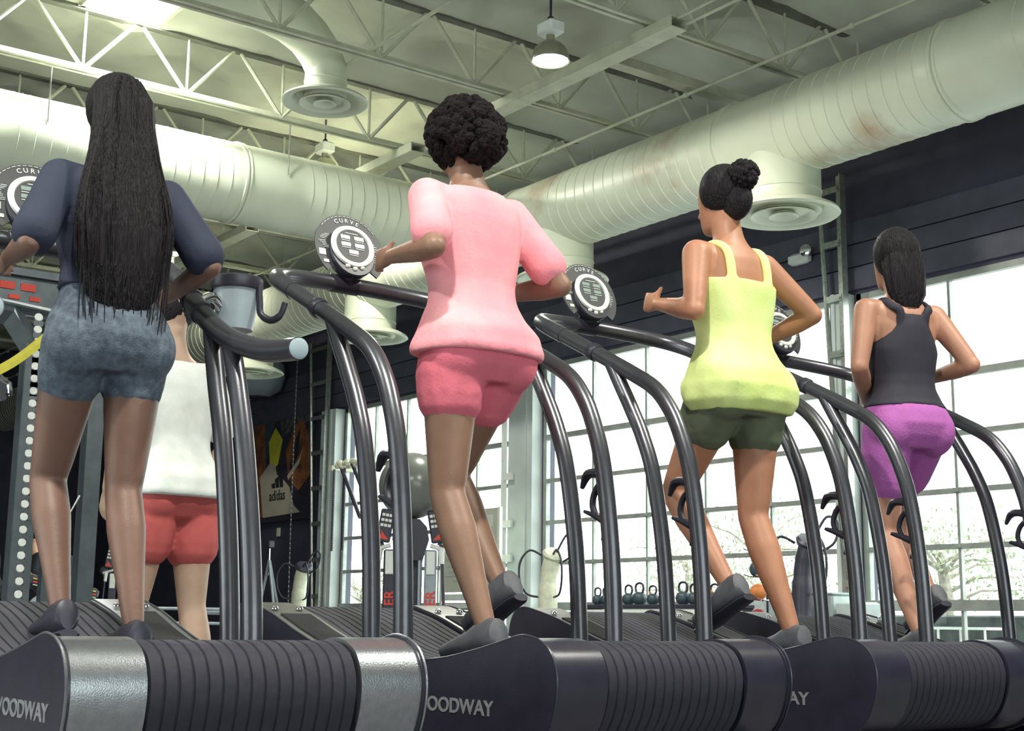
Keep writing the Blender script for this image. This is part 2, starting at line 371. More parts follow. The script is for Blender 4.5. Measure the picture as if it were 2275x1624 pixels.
for x, z, lab in ((-9.07, 4.42, 'round ceiling diffuser hanging behind the yellow-shirted runner\'s head'), (-12.55, 4.42, 'round ceiling diffuser hanging right of the pink-shirted runner'),
               (-16.95, 4.42, 'round ceiling diffuser below the duct, left of the pink-shirted runner\'s waist'), (-20.75, 4.42, 'round ceiling diffuser seen low behind the cup holder of the silver treadmill')):
    t = thing('air_diffuser', lab, 'air diffuser', (x, 10, z), 'diffusers under the window-wall duct')
    diffuser_parts(t, (x, 10, z), 0.37, 0.55, ZD-0.2)
t = thing('air_diffuser', 'round concentric diffuser on a curved elbow duct in the middle of the ceiling', 'air diffuser', (-12, 6.47, 5.62))
diffuser_parts(t, (-12, 6.47, 5.62), 0.215, 0.44, 5.86)
mb = M(); path = [(-12, 6.47, 5.84), (-12, 6.47, 5.98), (-12, 6.40, 6.13), (-12, 6.26, 6.28), (-12.0, 6.06, 6.40), (-12.0, 5.80, 6.47), (-12.0, 5.3, 6.50), (-12.0, 3.5, 6.50)]
mb.tube(path, [0.215, 0.215, 0.22, 0.225, 0.24, 0.255, 0.26, 0.26], 40, upv=(1, 0, 0)); mb.obj('elbow_duct', m_duct, t, 25)

# box channels, conduits, pipes
for x0, x1, lab in ((-11.62, -8.75, 'long pale box channel hanging diagonally right of the pink-shirted runner\'s head'), (-16.0, -13.12, 'short pale box channel partly hidden above the left duct'), (-20.4, -17.4, 'pale box channel seen below the left duct')):
    mb = M(); y0, y1, z0, z1 = 8.22, 8.41, 5.81, 5.91; w = 0.010
    mb.box(((x0+x1)/2, (y0+y1)/2, z0), (x1-x0, y1-y0, w)); mb.box(((x0+x1)/2, (y0+y1)/2, z1), (x1-x0, y1-y0, w))
    mb.box(((x0+x1)/2, y0, (z0+z1)/2), (x1-x0, w, z1-z0)); mb.box(((x0+x1)/2, y1, (z0+z1)/2), (x1-x0, w, z1-z0))
    tag(mb.obj('box_channel', m_steel, None, 0), lab, 'box channel', 'box channels under the trusses')
for pts, r, lab in (([(-33, 9.6, 5.86), (2, 9.6, 5.86)], 0.018, 'long pale pipe running along the trusses beside the right duct'), ([(-11.9, 6.62, 6.02), (-2, 6.62, 6.02)], 0.020, 'pale pipe crossing the top centre above the second truss'),
                    ([(-8.75, 8.42, 5.88), (0, 8.42, 5.88)], 0.015, 'thin conduit leaving the box channel at the top right'), ([(-33, 8.56, 5.87), (-20.4, 8.5, 5.87)], 0.018, 'pale pipe leading away from the far box channel'),
                    ([(-8.75, 8.3, 5.90), (-7.2, 8.28, 5.93), (-5, 8.1, 5.98), (-3, 8.0, 6.0)], 0.013, 'slack cable drooping from the box channel at the top right')):
    mb = M().tube(catm(pts, 4) if len(pts) > 2 else pts, r, 10)
    if len(pts) == 2:
        n = int(abs(pts[1][0]-pts[0][0])/2.14)
        for k in range(n): mb.lathe([(r+.012, 0), (r+.012, .05)], (pts[0][0]+(pts[1][0]-pts[0][0])*(k+.5)/n, pts[0][1], pts[0][2]), (1, 0, 0), 10)
    tag(mb.obj('ceiling_pipe', m_steel), lab, 'pipe', 'pipes and conduits under the roof')
mb = M().box((-10.0, 9.6, 5.99), (0.10, 2.3, 0.10)); mb.box((-10.0, 9.6, 5.935), (0.14, 2.3, 0.012))
tag(mb.obj('roof_beam', m_steel, None, 0), 'wide pale beam from the long box channel to the right duct', 'beam')

# high bay lamps
def lamp(loc, lab, s=1.0, power=90):
    x, y, z = loc; t = thing('high_bay_lamp', lab, 'lamp', (x, y, z), 'dome lamps in the ceiling')
    M().lathe([(0.205*s, z), (0.21*s, z+0.01), (0.195*s, z+0.08*s), (0.165*s, z+0.15*s), (0.11*s, z+0.20*s), (0.06*s, z+0.21*s), (0.05*s, z+0.20*s), (0.13*s, z+0.13*s), (0.17*s, z+0.06*s), (0.19*s, z+0.005)], (x, y, 0), seg=40, cap=False).obj('reflector', m_lampm, t)
    M().lathe([(0.185*s, z+0.012), (0.185*s, z+0.02)], (x, y, 0), seg=40).obj('lens', m_bulb, t)
    M().lathe([(0.05*s, z+0.18*s), (0.045*s, z+0.30*s)], (x, y, 0), seg=20).obj('socket', m_lampm, t)
    l = bpy.data.lights.new('lamp_light', 'AREA'); l.shape = 'DISK'; l.size = 0.34*s; l.energy = power; l.color = (1.0, 0.99, 0.86); lo = bpy.data.objects.new('lamp_light', l); COL.objects.link(lo); lo.location = (x, y, z-0.01)
    M().rbox((x, y, z+0.37*s), (0.26*s, 0.2*s, 0.15*s), 0.02).obj('ballast_box', m_white, t)
    mb = M().lathe([(0.03, z+0.44*s), (0.03, z+0.50*s)], (x, y, 0), seg=12); mb.tube([(x, y, z+0.49*s), (x, y, 6.9)], 0.012, 8); mb.obj('hanger', m_plastic, t)
lamp((-9.35, 7.3, 5.42), 'lit dome lamp hanging near the top centre, left of the long box channel', 0.84)
lamp((-15.25, 8.25, 6.08), 'lit dome lamp half hidden behind the left duct', 0.9)
lamp((-20.0, 8.3, 6.0), 'small dim dome lamp seen under the left duct beside the long-haired runner', 0.8)
lamp((-1.2, 0.4, 5.42), 'dome lamp added out of view overhead behind the camera, between the near trusses', 0.9, 120)  # added fill lamp, unseen: brightens the runners' backs and the consoles
lamp((-1.0, 5.2, 5.42), 'dome lamp added out of view overhead to the right of the camera', 0.9, 110)  # second added fill lamp, also unseen
lamp((-4.6, -2.6, 5.42), 'dome lamp added overhead left of the treadmill row, out of view', 0.9, 80)  # third added fill lamp, kept out of view

# ------------------------------------------------------------------ curved treadmills
# side profile in X,Z: rear drum, dished running surface, front hump, underside
TOP = catm([(-2.545, 0, 0.428), (-2.60, 0, 0.434), (-2.68, 0, 0.418), (-2.80, 0, 0.394), (-2.95, 0, 0.372), (-3.15, 0, 0.362), (-3.35, 0, 0.368), (-3.52, 0, 0.388), (-3.68, 0, 0.428), (-3.84, 0, 0.478), (-3.97, 0, 0.508)], 5)
REAR = catm([(-2.545, 0, 0.428), (-2.505, 0, 0.408), (-2.482, 0, 0.375), (-2.474, 0, 0.335), (-2.482, 0, 0.285), (-2.505, 0, 0.235), (-2.545, 0, 0.195), (-2.60, 0, 0.175)], 4)
FRONT = catm([(-3.97, 0, 0.508), (-4.03, 0, 0.516), (-4.075, 0, 0.495), (-4.097, 0, 0.45), (-4.10, 0, 0.40), (-4.09, 0, 0.32), (-4.05, 0, 0.24), (-3.98, 0, 0.19)], 4)
def prof(off=0.0):
    pts = list(reversed(REAR))[:-1]+TOP[:-1]+FRONT
    c = []
    n = len(pts)
    for i, p in enumerate(pts):
        a = pts[max(i-1, 0)]; b = pts[min(i+1, n-1)]; t = (b-a).normalized(); nrm = Vector((-t.z, 0, t.x))
        # outward normal is to the right hand of travel (rear->front over the top)
        nrm = -nrm if nrm.dot(Vector((p.x+3.3, 0, p.z-0.28))) < 0 and abs(p.x+3.3) > 0.45 else nrm
        if p.z > 0.34 and -4.0 < p.x < -2.55: nrm = Vector((-t.z, 0, t.x)); nrm = nrm if nrm.z > 0 else -nrm
        c.append((p.x+nrm.x*off, p.z+nrm.z*off))
    return c
def belly(): return [(-3.7, 0.17), (-3.2, 0.15), (-2.9, 0.15)]
def make_treadmill(cy, label, silver=False, rail_handle=False):
    t = thing('curved_treadmill', label, 'treadmill', (-3.3, cy, 0), None if silver else 'curved treadmills with looped handrails')
    mc = m_silver if silver else m_black
    mp = m_silver if silver else m_plate
    hw, hb = 0.378, 0.218
    P = prof(0)
    for s in (-1, 1):
        y0, y1 = sorted((cy+s*(hb+0.006), cy+s*(hw-0.012)))
        if silver: M().ext(P+belly(), y0, y1).obj('side_cover', mc, t, 25)
        else: M().ext(P+belly(), y0, y1).obj('side_cover', mc, t, 25)
        y0, y1 = sorted((cy+s*(hw-0.012), cy+s*hw))
        M().ext(prof(0.004)+belly(), y0, y1).obj('side_panel', m_black, t, 25)
        # thin bright edge moulding along the cover top
        e = M(); pts = [(p[0], cy+s*(hw-0.003), p[1]) for p in prof(0.006)]; e.tube(pts, 0.003, 6); e.obj('edge_trim', m_black if not silver else m_silver, t)
        # front deck plate and grip pad
        yc = cy+s*(hb+hw)/2
        top = [(p.x, p.z) for p in TOP if p.x < -3.02]+[(p.x, p.z) for p in FRONT[1:9]]
        dp = M(); v = []; f = []
        for k, (px, pz) in enumerate(top): v += [(px, cy+s*(hb+0.012), pz+0.005), (px, cy+s*(hw-0.008), pz+0.005)]
        for k in range(len(top)-1): f.append((2*k, 2*k+1, 2*k+3, 2*k+2))
        o = [(p[0], p[1], p[2]-0.01) for p in v]; n = len(v)
        f += [tuple(n+q for q in reversed(a)) for a in list(f)]
        for k in range(len(top)-1): f.append((2*k, n+2*k, n+2*k+2, 2*k+2)); f.append((2*k+1, 2*k+3, n+2*k+3, n+2*k+1))
        dp.add(v+o, f); dp.obj('deck_plate', m_plate if not silver else m_silver, t, 30)
        g = M(); gp = [(p.x, p.z) for p in TOP if -3.86 < p.x < -3.22]; v = []; f = []
        for px, pz in gp: v += [(px, cy+s*(hb+0.03), pz+0.009), (px, cy+s*(hw-0.03), pz+0.009)]
        for k in range(len(gp)-1): f.append((2*k, 2*k+1, 2*k+3, 2*k+2))
        n = len(v); o = [(p[0], p[1], p[2]-0.006) for p in v]; f += [(0, n, n+1, 1), (2*len(gp)-2, 2*len(gp)-1, n+2*len(gp)-1, n+2*len(gp)-2)]
        for k in range(len(gp)-1): f.append((2*k, n+2*k, n+2*k+2, 2*k+2)); f.append((2*k+1, 2*k+3, n+2*k+3, n+2*k+1))
        g.add(v+o, f).obj('grip_pad', m_grip, t, 30)
        for dy in (-0.042, 0.042):
            b = M().lathe([(0.011, 0.0), (0.011, 0.004), (0.007, 0.009), (0.0, 0.010)], (-3.895, yc+dy, 0.500), (0.25, 0, 0.97), 12); b.obj('bolt', m_chrome, t)
        # foot of the frame
        M().rbox((-3.2, cy+s*(hw-0.06), 0.075), (1.5, 0.07, 0.15), 0.02).obj('base_rail', m_black, t, 30)
        for x in (-2.62, -3.9): M().lathe([(0.035, 0.0), (0.03, 0.03), (0.015, 0.035), (0.015, 0.06)], (x, cy+s*(hw-0.06), 0), seg=16).obj('foot', m_plastic, t)
    # ribbed belt
    ys = []; n = 15; wR = 2*hb/n
    for k in range(n):
        a = -hb+k*wR; ys += [(a+0.0012, 0.0), (a+wR*0.12, 0.004), (a+wR*0.88, 0.004), (a+wR-0.0012, 0.0)]
    BO = -0.010
    rows = [prof(BO)+[(-3.6, 0.20), (-3.2, 0.19), (-2.9, 0.19)], prof(BO+0.004)+[(-3.6, 0.197), (-3.2, 0.187), (-2.9, 0.187)]]
    rings = [[(p[0], cy+y, p[1]) for p in rows[1 if h else 0]] for y, h in ys]
    M().loft(rings).obj('belt', m_belt, t, 50)
    # handrail frame
    rt = 0.0262
    for s in (-1, 1):
        y = cy+s*0.36
        if rail_handle:
            low = catm([(-3.84, y, 1.46), (-3.73, y, 1.375), (-3.62, y, 1.30), (-3.50, y, 1.235), (-3.38, y, 1.19), (-3.25, y+s*0.01, 1.155), (-3.10, y+s*0.02, 1.14)], 6)
            M().tube(low, 0.03, 20).obj('side_handle', m_tube, t)
            d = (low[-1]-low[-2]).normalized()
            M().lathe([(0.027, 0), (0.027, 0.004), (0.02, 0.007), (0.0, 0.008)], low[-1], d, 24).obj('end_cap', m_cap, t)
            M().tube(catm([(-3.36, y, 0.2), (-3.375, y, 0.44), (-3.415, y, 0.70), (-3.47, y, 0.93), (-3.53, y, 1.10), (-3.58, y, 1.26)], 6), 0.026, 20).obj('leg', m_tube, t)
            M().tube(catm([(-3.235, y, 0.2), (-3.245, y, 0.44), (-3.28, y, 0.67), (-3.335, y, 0.90), (-3.39, y, 1.06), (-3.45, y, 1.20)], 6), 0.026, 20).obj('leg', m_tube, t)
            for q in (20, 24):
                dd = (low[q-14+1]-low[q-14]).normalized(); M().lathe([(0.034, -0.008), (0.035, 0), (0.034, 0.008)], low[q-14], dd, 24).obj('clamp_ring', m_plastic, t)
        else:
            rail = catm([(-3.128, y, 0.2), (-3.132, y, 0.45), (-3.147, y, 0.70), (-3.182, y, 0.93), (-3.225, y, 1.06), (-3.275, y, 1.15), (-3.345, y, 1.225), (-3.45, y, 1.287), (-3.60, y, 1.365), (-3.72, y, 1.425), (-3.82, y, 1.475)], 6)
            M().tube(rail, rt, 20).obj('side_handle', m_tube, t)
            M().tube(catm([(-3.28, y, 0.2), (-3.29, y, 0.45), (-3.31, y, 0.70), (-3.355, y, 0.94), (-3.405, y, 1.07), (-3.46, y, 1.17), (-3.515, y, 1.26), (-3.565, y, 1.345)], 6), rt-0.001, 20).obj('leg', m_tube, t)
            p = rail[-10]; d = (rail[-9]-rail[-10]).normalized()
            M().lathe([(rt+0.002, -0.03), (rt+0.005, -0.024), (rt+0.005, 0.0), (rt+0.002, 0.006)], p, d, 24).obj('joint_sleeve', m_plastic, t)
            # curved bottle prongs on the rear upright
            pr = M(); x0 = -3.165; z0 = 0.90
            pr.tube(catm([(x0, y, z0), (x0-0.05, y, z0+0.012), (x0-0.09, y, z0+0.008), (x0-0.115, y, z0-0.03)], 5), [0.020]*5+[0.018]*5+[0.017-0.002*k for k in range(6)], 10, flat=0.8)
            pr.tube(catm([(x0-0.01, y, z0-0.01), (x0-0.05, y, z0-0.04), (x0-0.065, y, z0-0.08), (x0-0.05, y, z0-0.115)], 5), 0.010, 8)
            pr.tube(catm([(x0+0.01, y, z0-0.14), (x0-0.05, y, z0-0.115), (x0-0.10, y, z0-0.10)], 5), [0.020-0.0012*k for k in range(11)], 8, flat=0.8)
            pr.tube(catm([(x0+0.012, y, z0-0.14), (x0-0.002, y, z0-0.17), (x0-0.02, y, z0-0.19)], 4), [0.018-0.0016*k for k in range(9)], 8)
            pr.obj('bottle_holder', m_plastic, t)
    bw = 0.36
    if rail_handle: bar = [(-3.84, cy-bw, 1.46), (-3.96, cy-bw+0.01, 1.52), (-4.07, cy-bw+0.07, 1.555), (-4.13, cy-0.14, 1.565), (-4.15, cy, 1.57), (-4.13, cy+0.14, 1.565), (-4.07, cy+bw-0.07, 1.555), (-3.96, cy+bw-0.01, 1.52), (-3.84, cy+bw, 1.46)]
    else: bar = [(-3.82, cy-bw, 1.475), (-3.93, cy-bw+0.005, 1.53), (-4.03, cy-bw+0.06, 1.572), (-4.11, cy-0.16, 1.60), (-4.145, cy, 1.612), (-4.11, cy+0.16, 1.60), (-4.03, cy+bw-0.06, 1.572), (-3.93, cy+bw-0.005, 1.53), (-3.82, cy+bw, 1.475)]
    M().tube(catm(bar, 7), rt+0.002, 22).obj('crossbar', m_tube, t)
    zb = bar[4][2]; xb = bar[4][0]
    # console: disc plate, oval head with ring, buttons, displays
    c0 = Vector((xb+0.015, cy+0.012, zb+0.125)); nx = Vector((0.96, 0.0, 0.28)).normalized(); yy = Vector((0, 1, 0)); zz = nx.cross(yy)
    zz = zz if zz.z > 0 else -zz
    def cp(a, b, d=0): return c0+yy*a+zz*b+nx*d
    def disc(rad, th, dz=0.0, up=0.0, n=64, cut=False):
        pts = []
        for k in range(n):
            a = 2*math.pi*k/n; ca, sa = math.cos(a), math.sin(a)
            rr = rad(a); pts.append((ca*rr, sa*rr+up))
        return [[cp(p[0], p[1], dz-th/2) for p in pts], [cp(p[0], p[1], dz+th/2) for p in pts]]
    R1 = lambda a: 0.137 if not (math.pi*1.28 < a < math.pi*1.72) else 0.075
    M().loft(disc(R1, 0.006, -0.004, 0.0)).obj('disc_plate', m_clear, t, 30)
    egg = lambda a, s=1.0: s*(0.083+0.007*math.sin(-a)+0.004*abs(math.cos(a)))
    hs = M(); rg = []
    for d, sc in ((-0.045, 0.55), (-0.035, 0.85), (-0.015, 0.98), (0.012, 1.0), (0.017, 0.96)):
        rg.append([cp(math.cos(2*math.pi*k/48)*egg(2*math.pi*k/48, sc), math.sin(2*math.pi*k/48)*egg(2*math.pi*k/48, sc)*1.12-0.012, d) for k in range(48)])
    hd = hs.loft(rg).obj('console_head', m_plastic, t)
    rp = [cp(math.cos(2*math.pi*k/48)*egg(2*math.pi*k/48, 0.86), math.sin(2*math.pi*k/48)*egg(2*math.pi*k/48, 0.86)+0.006, 0.019) for k in range(49)]
    rings = []
    for k in range(48):
        p = rp[k]; out = (p-cp(0, 0.006, 0.019)).normalized()
        rings.append([p+out*math.cos(q*math.pi/4)*0.0105+nx*math.sin(q*math.pi/4)*0.009 for q in range(8)])
    M().loft(rings, closed=True).obj('bezel_ring', m_silver if False else m_white, hd)
    M().loft([[cp(math.cos(2*math.pi*k/40)*0.066, math.sin(2*math.pi*k/40)*0.066+0.006, dd) for k in range(40)] for dd in (0.014, 0.0195)]).obj('screen_face', m_clear, hd)
    fr = Matrix((yy, zz, nx)).transposed()
    for a, b in ((-0.027, 0.03), (0.027, 0.03), (-0.027, 0.002), (0.027, 0.002), (0.0, -0.026)):
        M().box(cp(a, b+0.004, 0.0205), (0.036, 0.014, 0.003), fr).obj('display', m_lcd, hd, 0)
    mb = M()
    for a, b in ((-0.027, 0.03), (0.027, 0.03), (-0.027, 0.002), (0.027, 0.002), (0.0, -0.026)): mb.box(cp(a, b-0.0085, 0.0205), (0.034, 0.003, 0.002), fr)
    mb.box(cp(0, 0.051, 0.0205), (0.05, 0.003, 0.002), fr); mb.obj('printed_lines', m_print, hd, 0)
    for a, b in ((-0.028, -0.079), (0.0, -0.087), (0.028, -0.079)): M().sph(cp(a, b, 0.017), (0.008, 0.010, 0.009), 14, 8).obj('button', m_white, hd)
    pl = M()
    for k in range(9): pl.box(cp(-0.11+0.004*abs(k-4)**1.2, 0.045-0.006*k+(-0.004 if k > 3 else 0), 0.0005), (0.026 if k % 3 else 0.018, 0.0022, 0.002), fr)
    for k in range(9): pl.box(cp(0.112-0.004*abs(k-4)**1.1, 0.035-0.009*k, 0.0005), (0.022 if k % 2 else 0.016, 0.003, 0.002), fr)
    pl.box(cp(-0.112, -0.028, 0.0005), (0.026, 0.024, 0.002), fr); pl.box(cp(-0.10, -0.062, 0.0005), (0.02, 0.012, 0.002), fr)
    for k in range(14):
        a = math.pi*(0.22+0.56*k/13); pl.box(cp(math.cos(a)*0.130, math.sin(a)*0.130, 0.0005), (0.012, 0.002, 0.002), fr @ Matrix.Rotation(a-math.pi/2, 3, 'Z'))
    pl.obj('plate_print', m_print, t, 0)
    for k, ch in enumerate('CURVE'):
        a = math.pi*(0.625-0.06*k); text(ch, 0.022, 'plate_letter', m_print, t, cp(math.cos(a)*0.106, math.sin(a)*0.106, 0.0006), yy*math.sin(a)-zz*math.cos(a), yy*math.cos(a)+zz*math.sin(a), 'CENTER', 0.0005, 0.0004)
    mb = M(); mb.tube([cp(0, -0.07, -0.02), cp(0, -0.10, -0.02), (xb, cy, zb)], [0.05, 0.035, 0.03], 16, flat=0.6, upv=(1, 0, 0)); mb.obj('console_neck', m_plastic, t)
    M().lathe([(rt+0.003, -0.055), (rt+0.006, -0.052), (rt+0.006, 0.052), (rt+0.003, 0.055)], (xb, cy, zb), (0, 1, 0), 24).obj('clamp_sleeve', m_plastic, t)
    # caution sticker
    if not silver:
        yc = cy-(hb+hw)/2; v = []
        n1 = Vector((0.30, 0, 0.954)).normalized()
        sx = Vector((0.954, 0, -0.30))
        m3 = Matrix((Vector((0, 1, 0)), sx, n1)).transposed()
        base = Vector((-3.985, yc+0.005, 0.5135)); q = Matrix.Rotation(0, 3, 'Z')
        M().box(base, (0.11, 0.022, 0.002), m3).obj('caution_sticker', m_yellow, t, 0)
        M().box(base+sx*0.018-Vector((0, 0, 0.0006)), (0.11, 0.014, 0.002), m3).obj('sticker_strip', m_white, t, 0)
        text('CAUTION', 0.018, 'sticker_text', m_plastic, t, base+n1*0.0016+sx*0.006, (0, 1, 0), -sx, 'CENTER', 0.0004)
    # maker name on the outer left panel
    yb = cy-hw-0.0005
    if silver: text('WOODWAY', 0.045, 'maker_lettering', m_logo, t, (-2.863, yb, 0.284), (1, 0, 0), (0, 0, 1), 'LEFT', 0.0008, 0.0011, 1.23)
    else: text('WOODWAY', 0.048, 'maker_lettering', m_logo, t, (-3.044, yb, 0.254), (1, 0, 0), (0, 0, 1), 'LEFT', 0.0008, 0.0011, 1.23)
    return t
T1 = make_treadmill(1.243, 'nearest curved treadmill with silver end caps and capped side handle', True, True)
ty = 1.60; mb = M()
cupc = Vector((-3.715, 1.735, 0))
cup = M().lathe([(0.052, 1.30), (0.070, 1.43), (0.073, 1.445), (0.064, 1.445), (0.058, 1.42), (0.045, 1.31)], cupc, seg=36).obj('cup_holder', m_cup, T1)
M().lathe([(0.0725, 1.418), (0.0765, 1.425), (0.0765, 1.452), (0.070, 1.458), (0.062, 1.45), (0.062, 1.43)], cupc, seg=36, cap=False).obj('rim', m_plastic, cup)
a = Vector((0.80, 0.6, 0)); q = cupc+a*0.07
M().tube(catm([q+Vector((0, 0, 1.44)), q+a*0.006+Vector((0, 0, 1.385)), q+a*0.012+Vector((0, 0, 1.345)), q+a*0.045+Vector((0, 0, 1.325)), q+a*0.075+Vector((0, 0, 1.34)), q+a*0.088+Vector((0, 0, 1.375))], 5), [0.010]*12+[0.011]*8+[0.009]*6, 12).obj('hook', m_plastic, cup)
M().tube(catm([(-3.70, 1.61, 1.36), (-3.70, 1.65, 1.385), (-3.705, 1.68, 1.37), (-3.71, 1.70, 1.34)], 5), [0.016]*16, 14).obj('holder_arm', m_chrome, cup)
T2 = make_treadmill(2.335, 'second treadmill in the row, all black, under the runner in pink')
T3 = dup(T2, (-3.3, 3.415, 0), 'third treadmill in the row, all black, under the runner in yellow')
T4 = dup(T2, (-3.3, 4.49, 0), 'fourth treadmill in the row, all black, under the runner in purple shorts')

# ------------------------------------------------------------------ people
class Fig:
    """figure standing at base, facing angle fa (0 = towards -X)"""
    def __init__(s, base, sc=1.0, fa=0.0, lean=0.0, hip=0.93):
        s.base = Vector(base); s.sc = sc; s.lean = lean; s.hip = hip
        s.f = Vector((-math.cos(fa), -math.sin(fa), 0)); s.r = Vector((-math.sin(fa), math.cos(fa), 0))
    def p(s, r, f, u):  # upper body leans about the hips
        if u > s.hip and s.lean:
            d = u-s.hip; f2 = f*math.cos(s.lean)+d*math.sin(s.lean); u = s.hip+d*math.cos(s.lean)-f*math.sin(s.lean); f = f2
        return s.base+(s.r*r+s.f*f+Vector((0, 0, u)))*s.sc
    def q(s, r, f, u): return s.base+(s.r*r+s.f*f+Vector((0, 0, u)))*s.sc
    def ring(s, u, hw, hd, fo=0.0, ro=0.0, n=28, e=1.15):
        out = []
        for k in range(n):
            a = 2*math.pi*k/n; c, si = math.cos(a), math.sin(a)
            c2 = math.copysign(abs(c)**(2/ (2*e)), c); s2 = math.copysign(abs(si)**(2/(2*e)), si)
            out.append(s.p(ro+hw*c2, fo+hd*s2, u))
        return out
TOR = [(0.80, 0.125, 0.085, -0.005), (0.85, 0.160, 0.108, -0.012), (0.90, 0.170, 0.116, -0.018), (0.95, 0.163, 0.108, -0.012), (1.00, 0.142, 0.092, 0), (1.05, 0.124, 0.082, 0.004), (1.10, 0.122, 0.082, 0.004), (1.16, 0.133, 0.09, 0.004),
       (1.23, 0.148, 0.102, 0.008), (1.30, 0.158, 0.102, 0.006), (1.36, 0.158, 0.086, 0), (1.395, 0.125, 0.066, -0.004), (1.42, 0.075, 0.055, -0.004), (1.45, 0.054, 0.052, 0), (1.50, 0.050, 0.052, 0.010), (1.53, 0.048, 0.050, 0.016)]
def remesh(o, vx, sm=6, fac=0.5):
    m = o.modifiers.new('remesh', 'REMESH'); m.mode = 'VOXEL'; m.voxel_size = vx; m.use_smooth_shade = True
    s = o.modifiers.new('smooth', 'SMOOTH'); s.iterations = sm; s.factor = fac
def limb(mb, pts, rad, n=5):
    P = [Vector(p) for p in pts]
    # straight segments with soft joints
    path = []; rr = []
    for i in range(len(P)-1):
        for k in range(n):
            t = k/n; path.append(P[i].lerp(P[i+1], t)); rr.append(rad[i]+(rad[i+1]-rad[i])*t)
    path.append(P[-1]); rr.append(rad[-1]); mb.tube(path, rr, 16)
    mb.sph(P[-1], rad[-1], 12, 8); mb.sph(P[0], rad[0], 12, 8)
    for i in range(1, len(P)-1): mb.sph(P[i], rad[i], 14, 10)
def hand(mb, wr, d, side, s, curl=1.0, pn=None):
    """wrist, forearm direction d, palm normal pn (towards which fingers curl)"""
    d = Vector(d).normalized(); pn = Vector(pn).normalized(); pn = (pn-d*pn.dot(d)).normalized(); ac = d.cross(pn)*side
    L = 0.085*s
    rg = []
    for t, w, h in ((-0.15, 0.020, 0.017), (0.15, 0.026, 0.016), (0.5, 0.036, 0.014), (0.9, 0.040, 0.013), (1.02, 0.036, 0.010)):
        c = wr+d*L*t; rg.append([c+ac*math.cos(2*math.pi*k/14)*w*s+pn*math.sin(2*math.pi*k/14)*h*s for k in range(14)])
    mb.loft(rg)
    for i, (off, ln) in enumerate(((-0.029, 0.062), (-0.010, 0.073), (0.010, 0.078), (0.029, 0.070))):
        p = wr+d*L*0.95+ac*off*s; path = [p]; a = 0.25*curl
        for sg in (0.42, 0.33, 0.25):
            p = p+(d*math.cos(a)+pn*math.sin(a))*ln*sg*s; path.append(p); a += (0.75+0.05*i)*curl
        mb.tube(path, [0.0085*s, 0.0082*s, 0.0075*s, 0.0062*s], 10); mb.sph(path[-1], 0.0064*s, 8, 6)
        for j in (1, 2): mb.sph(path[j], 0.0084*s, 8, 6)
    p = wr+d*L*0.28+ac*0.024*s; path = [p]; a = 0.0
    for sg, w in ((0.034, 0.75), (0.028, 0.45), (0.022, 0.2)):
        p = p+(d*0.75+ac*w+pn*(0.35+0.3*curl)).normalized()*sg*s; path.append(p)
    mb.tube(path, [0.013*s, 0.0105*s, 0.0095*s, 0.007*s], 10); mb.sph(path[-1], 0.0072*s, 8, 6)
def head(mb, F, turn=0.0, nod=0.0, c=(0, 0.025, 1.60)):
    s = F.sc; C = F.p(*c); fx = (F.f*math.cos(turn)+F.r*math.sin(turn)); rx = (F.r*math.cos(turn)-F.f*math.sin(turn)); uz = Vector((0, 0, 1))
    lean = F.lean*0.4+nod
    fx, uz = fx*math.cos(lean)-uz*math.sin(lean), uz*math.cos(lean)+fx*math.sin(lean)
    def h(r, f, u): return C+(rx*r+fx*f+uz*u)*s
    rg = []
    for u, w, dp, fo in ((-0.118, 0.020, 0.022, 0.050), (-0.108, 0.040, 0.045, 0.038), (-0.085, 0.052, 0.066, 0.022), (-0.05, 0.062, 0.082, 0.008), (-0.01, 0.070, 0.092, 0), (0.03, 0.074, 0.097, -0.004), (0.065, 0.070, 0.092, -0.006), (0.092, 0.054, 0.072, -0.006), (0.108, 0.030, 0.04, -0.006), (0.113, 0.006, 0.01, -0.006)):
        rg.append([h(w*math.cos(2*math.pi*k/26), fo+dp*math.sin(2*math.pi*k/26), u) for k in range(26)])
    mb.loft(rg)
    mb.tube([h(0, 0.085, 0.012), h(0, 0.098, -0.015), h(0, 0.110, -0.034), h(0, 0.096, -0.042)], [0.008*s, 0.010*s, 0.014*s, 0.012*s], 10)
    mb.tube([h(-0.022, 0.080, -0.066), h(0, 0.090, -0.064), h(0.022, 0.080, -0.066)], [0.004*s, 0.007*s, 0.004*s], 8)
    mb.tube([h(-0.045, 0.072, 0.018), h(-0.02, 0.088, 0.022), h(0.02, 0.088, 0.022), h(0.045, 0.072, 0.018)], [0.006*s]*4, 8)
    for q in (-1, 1):
        mb.sph(h(q*0.031, 0.076, 0.0), 0.012*s, 10, 8)
        mb.tube([h(q*0.072, -0.012, 0.018), h(q*0.082, -0.020, 0.012), h(q*0.080, -0.014, -0.012), h(q*0.072, -0.004, -0.028)], [0.008*s, 0.012*s, 0.010*s, 0.006*s], 8)
    return h
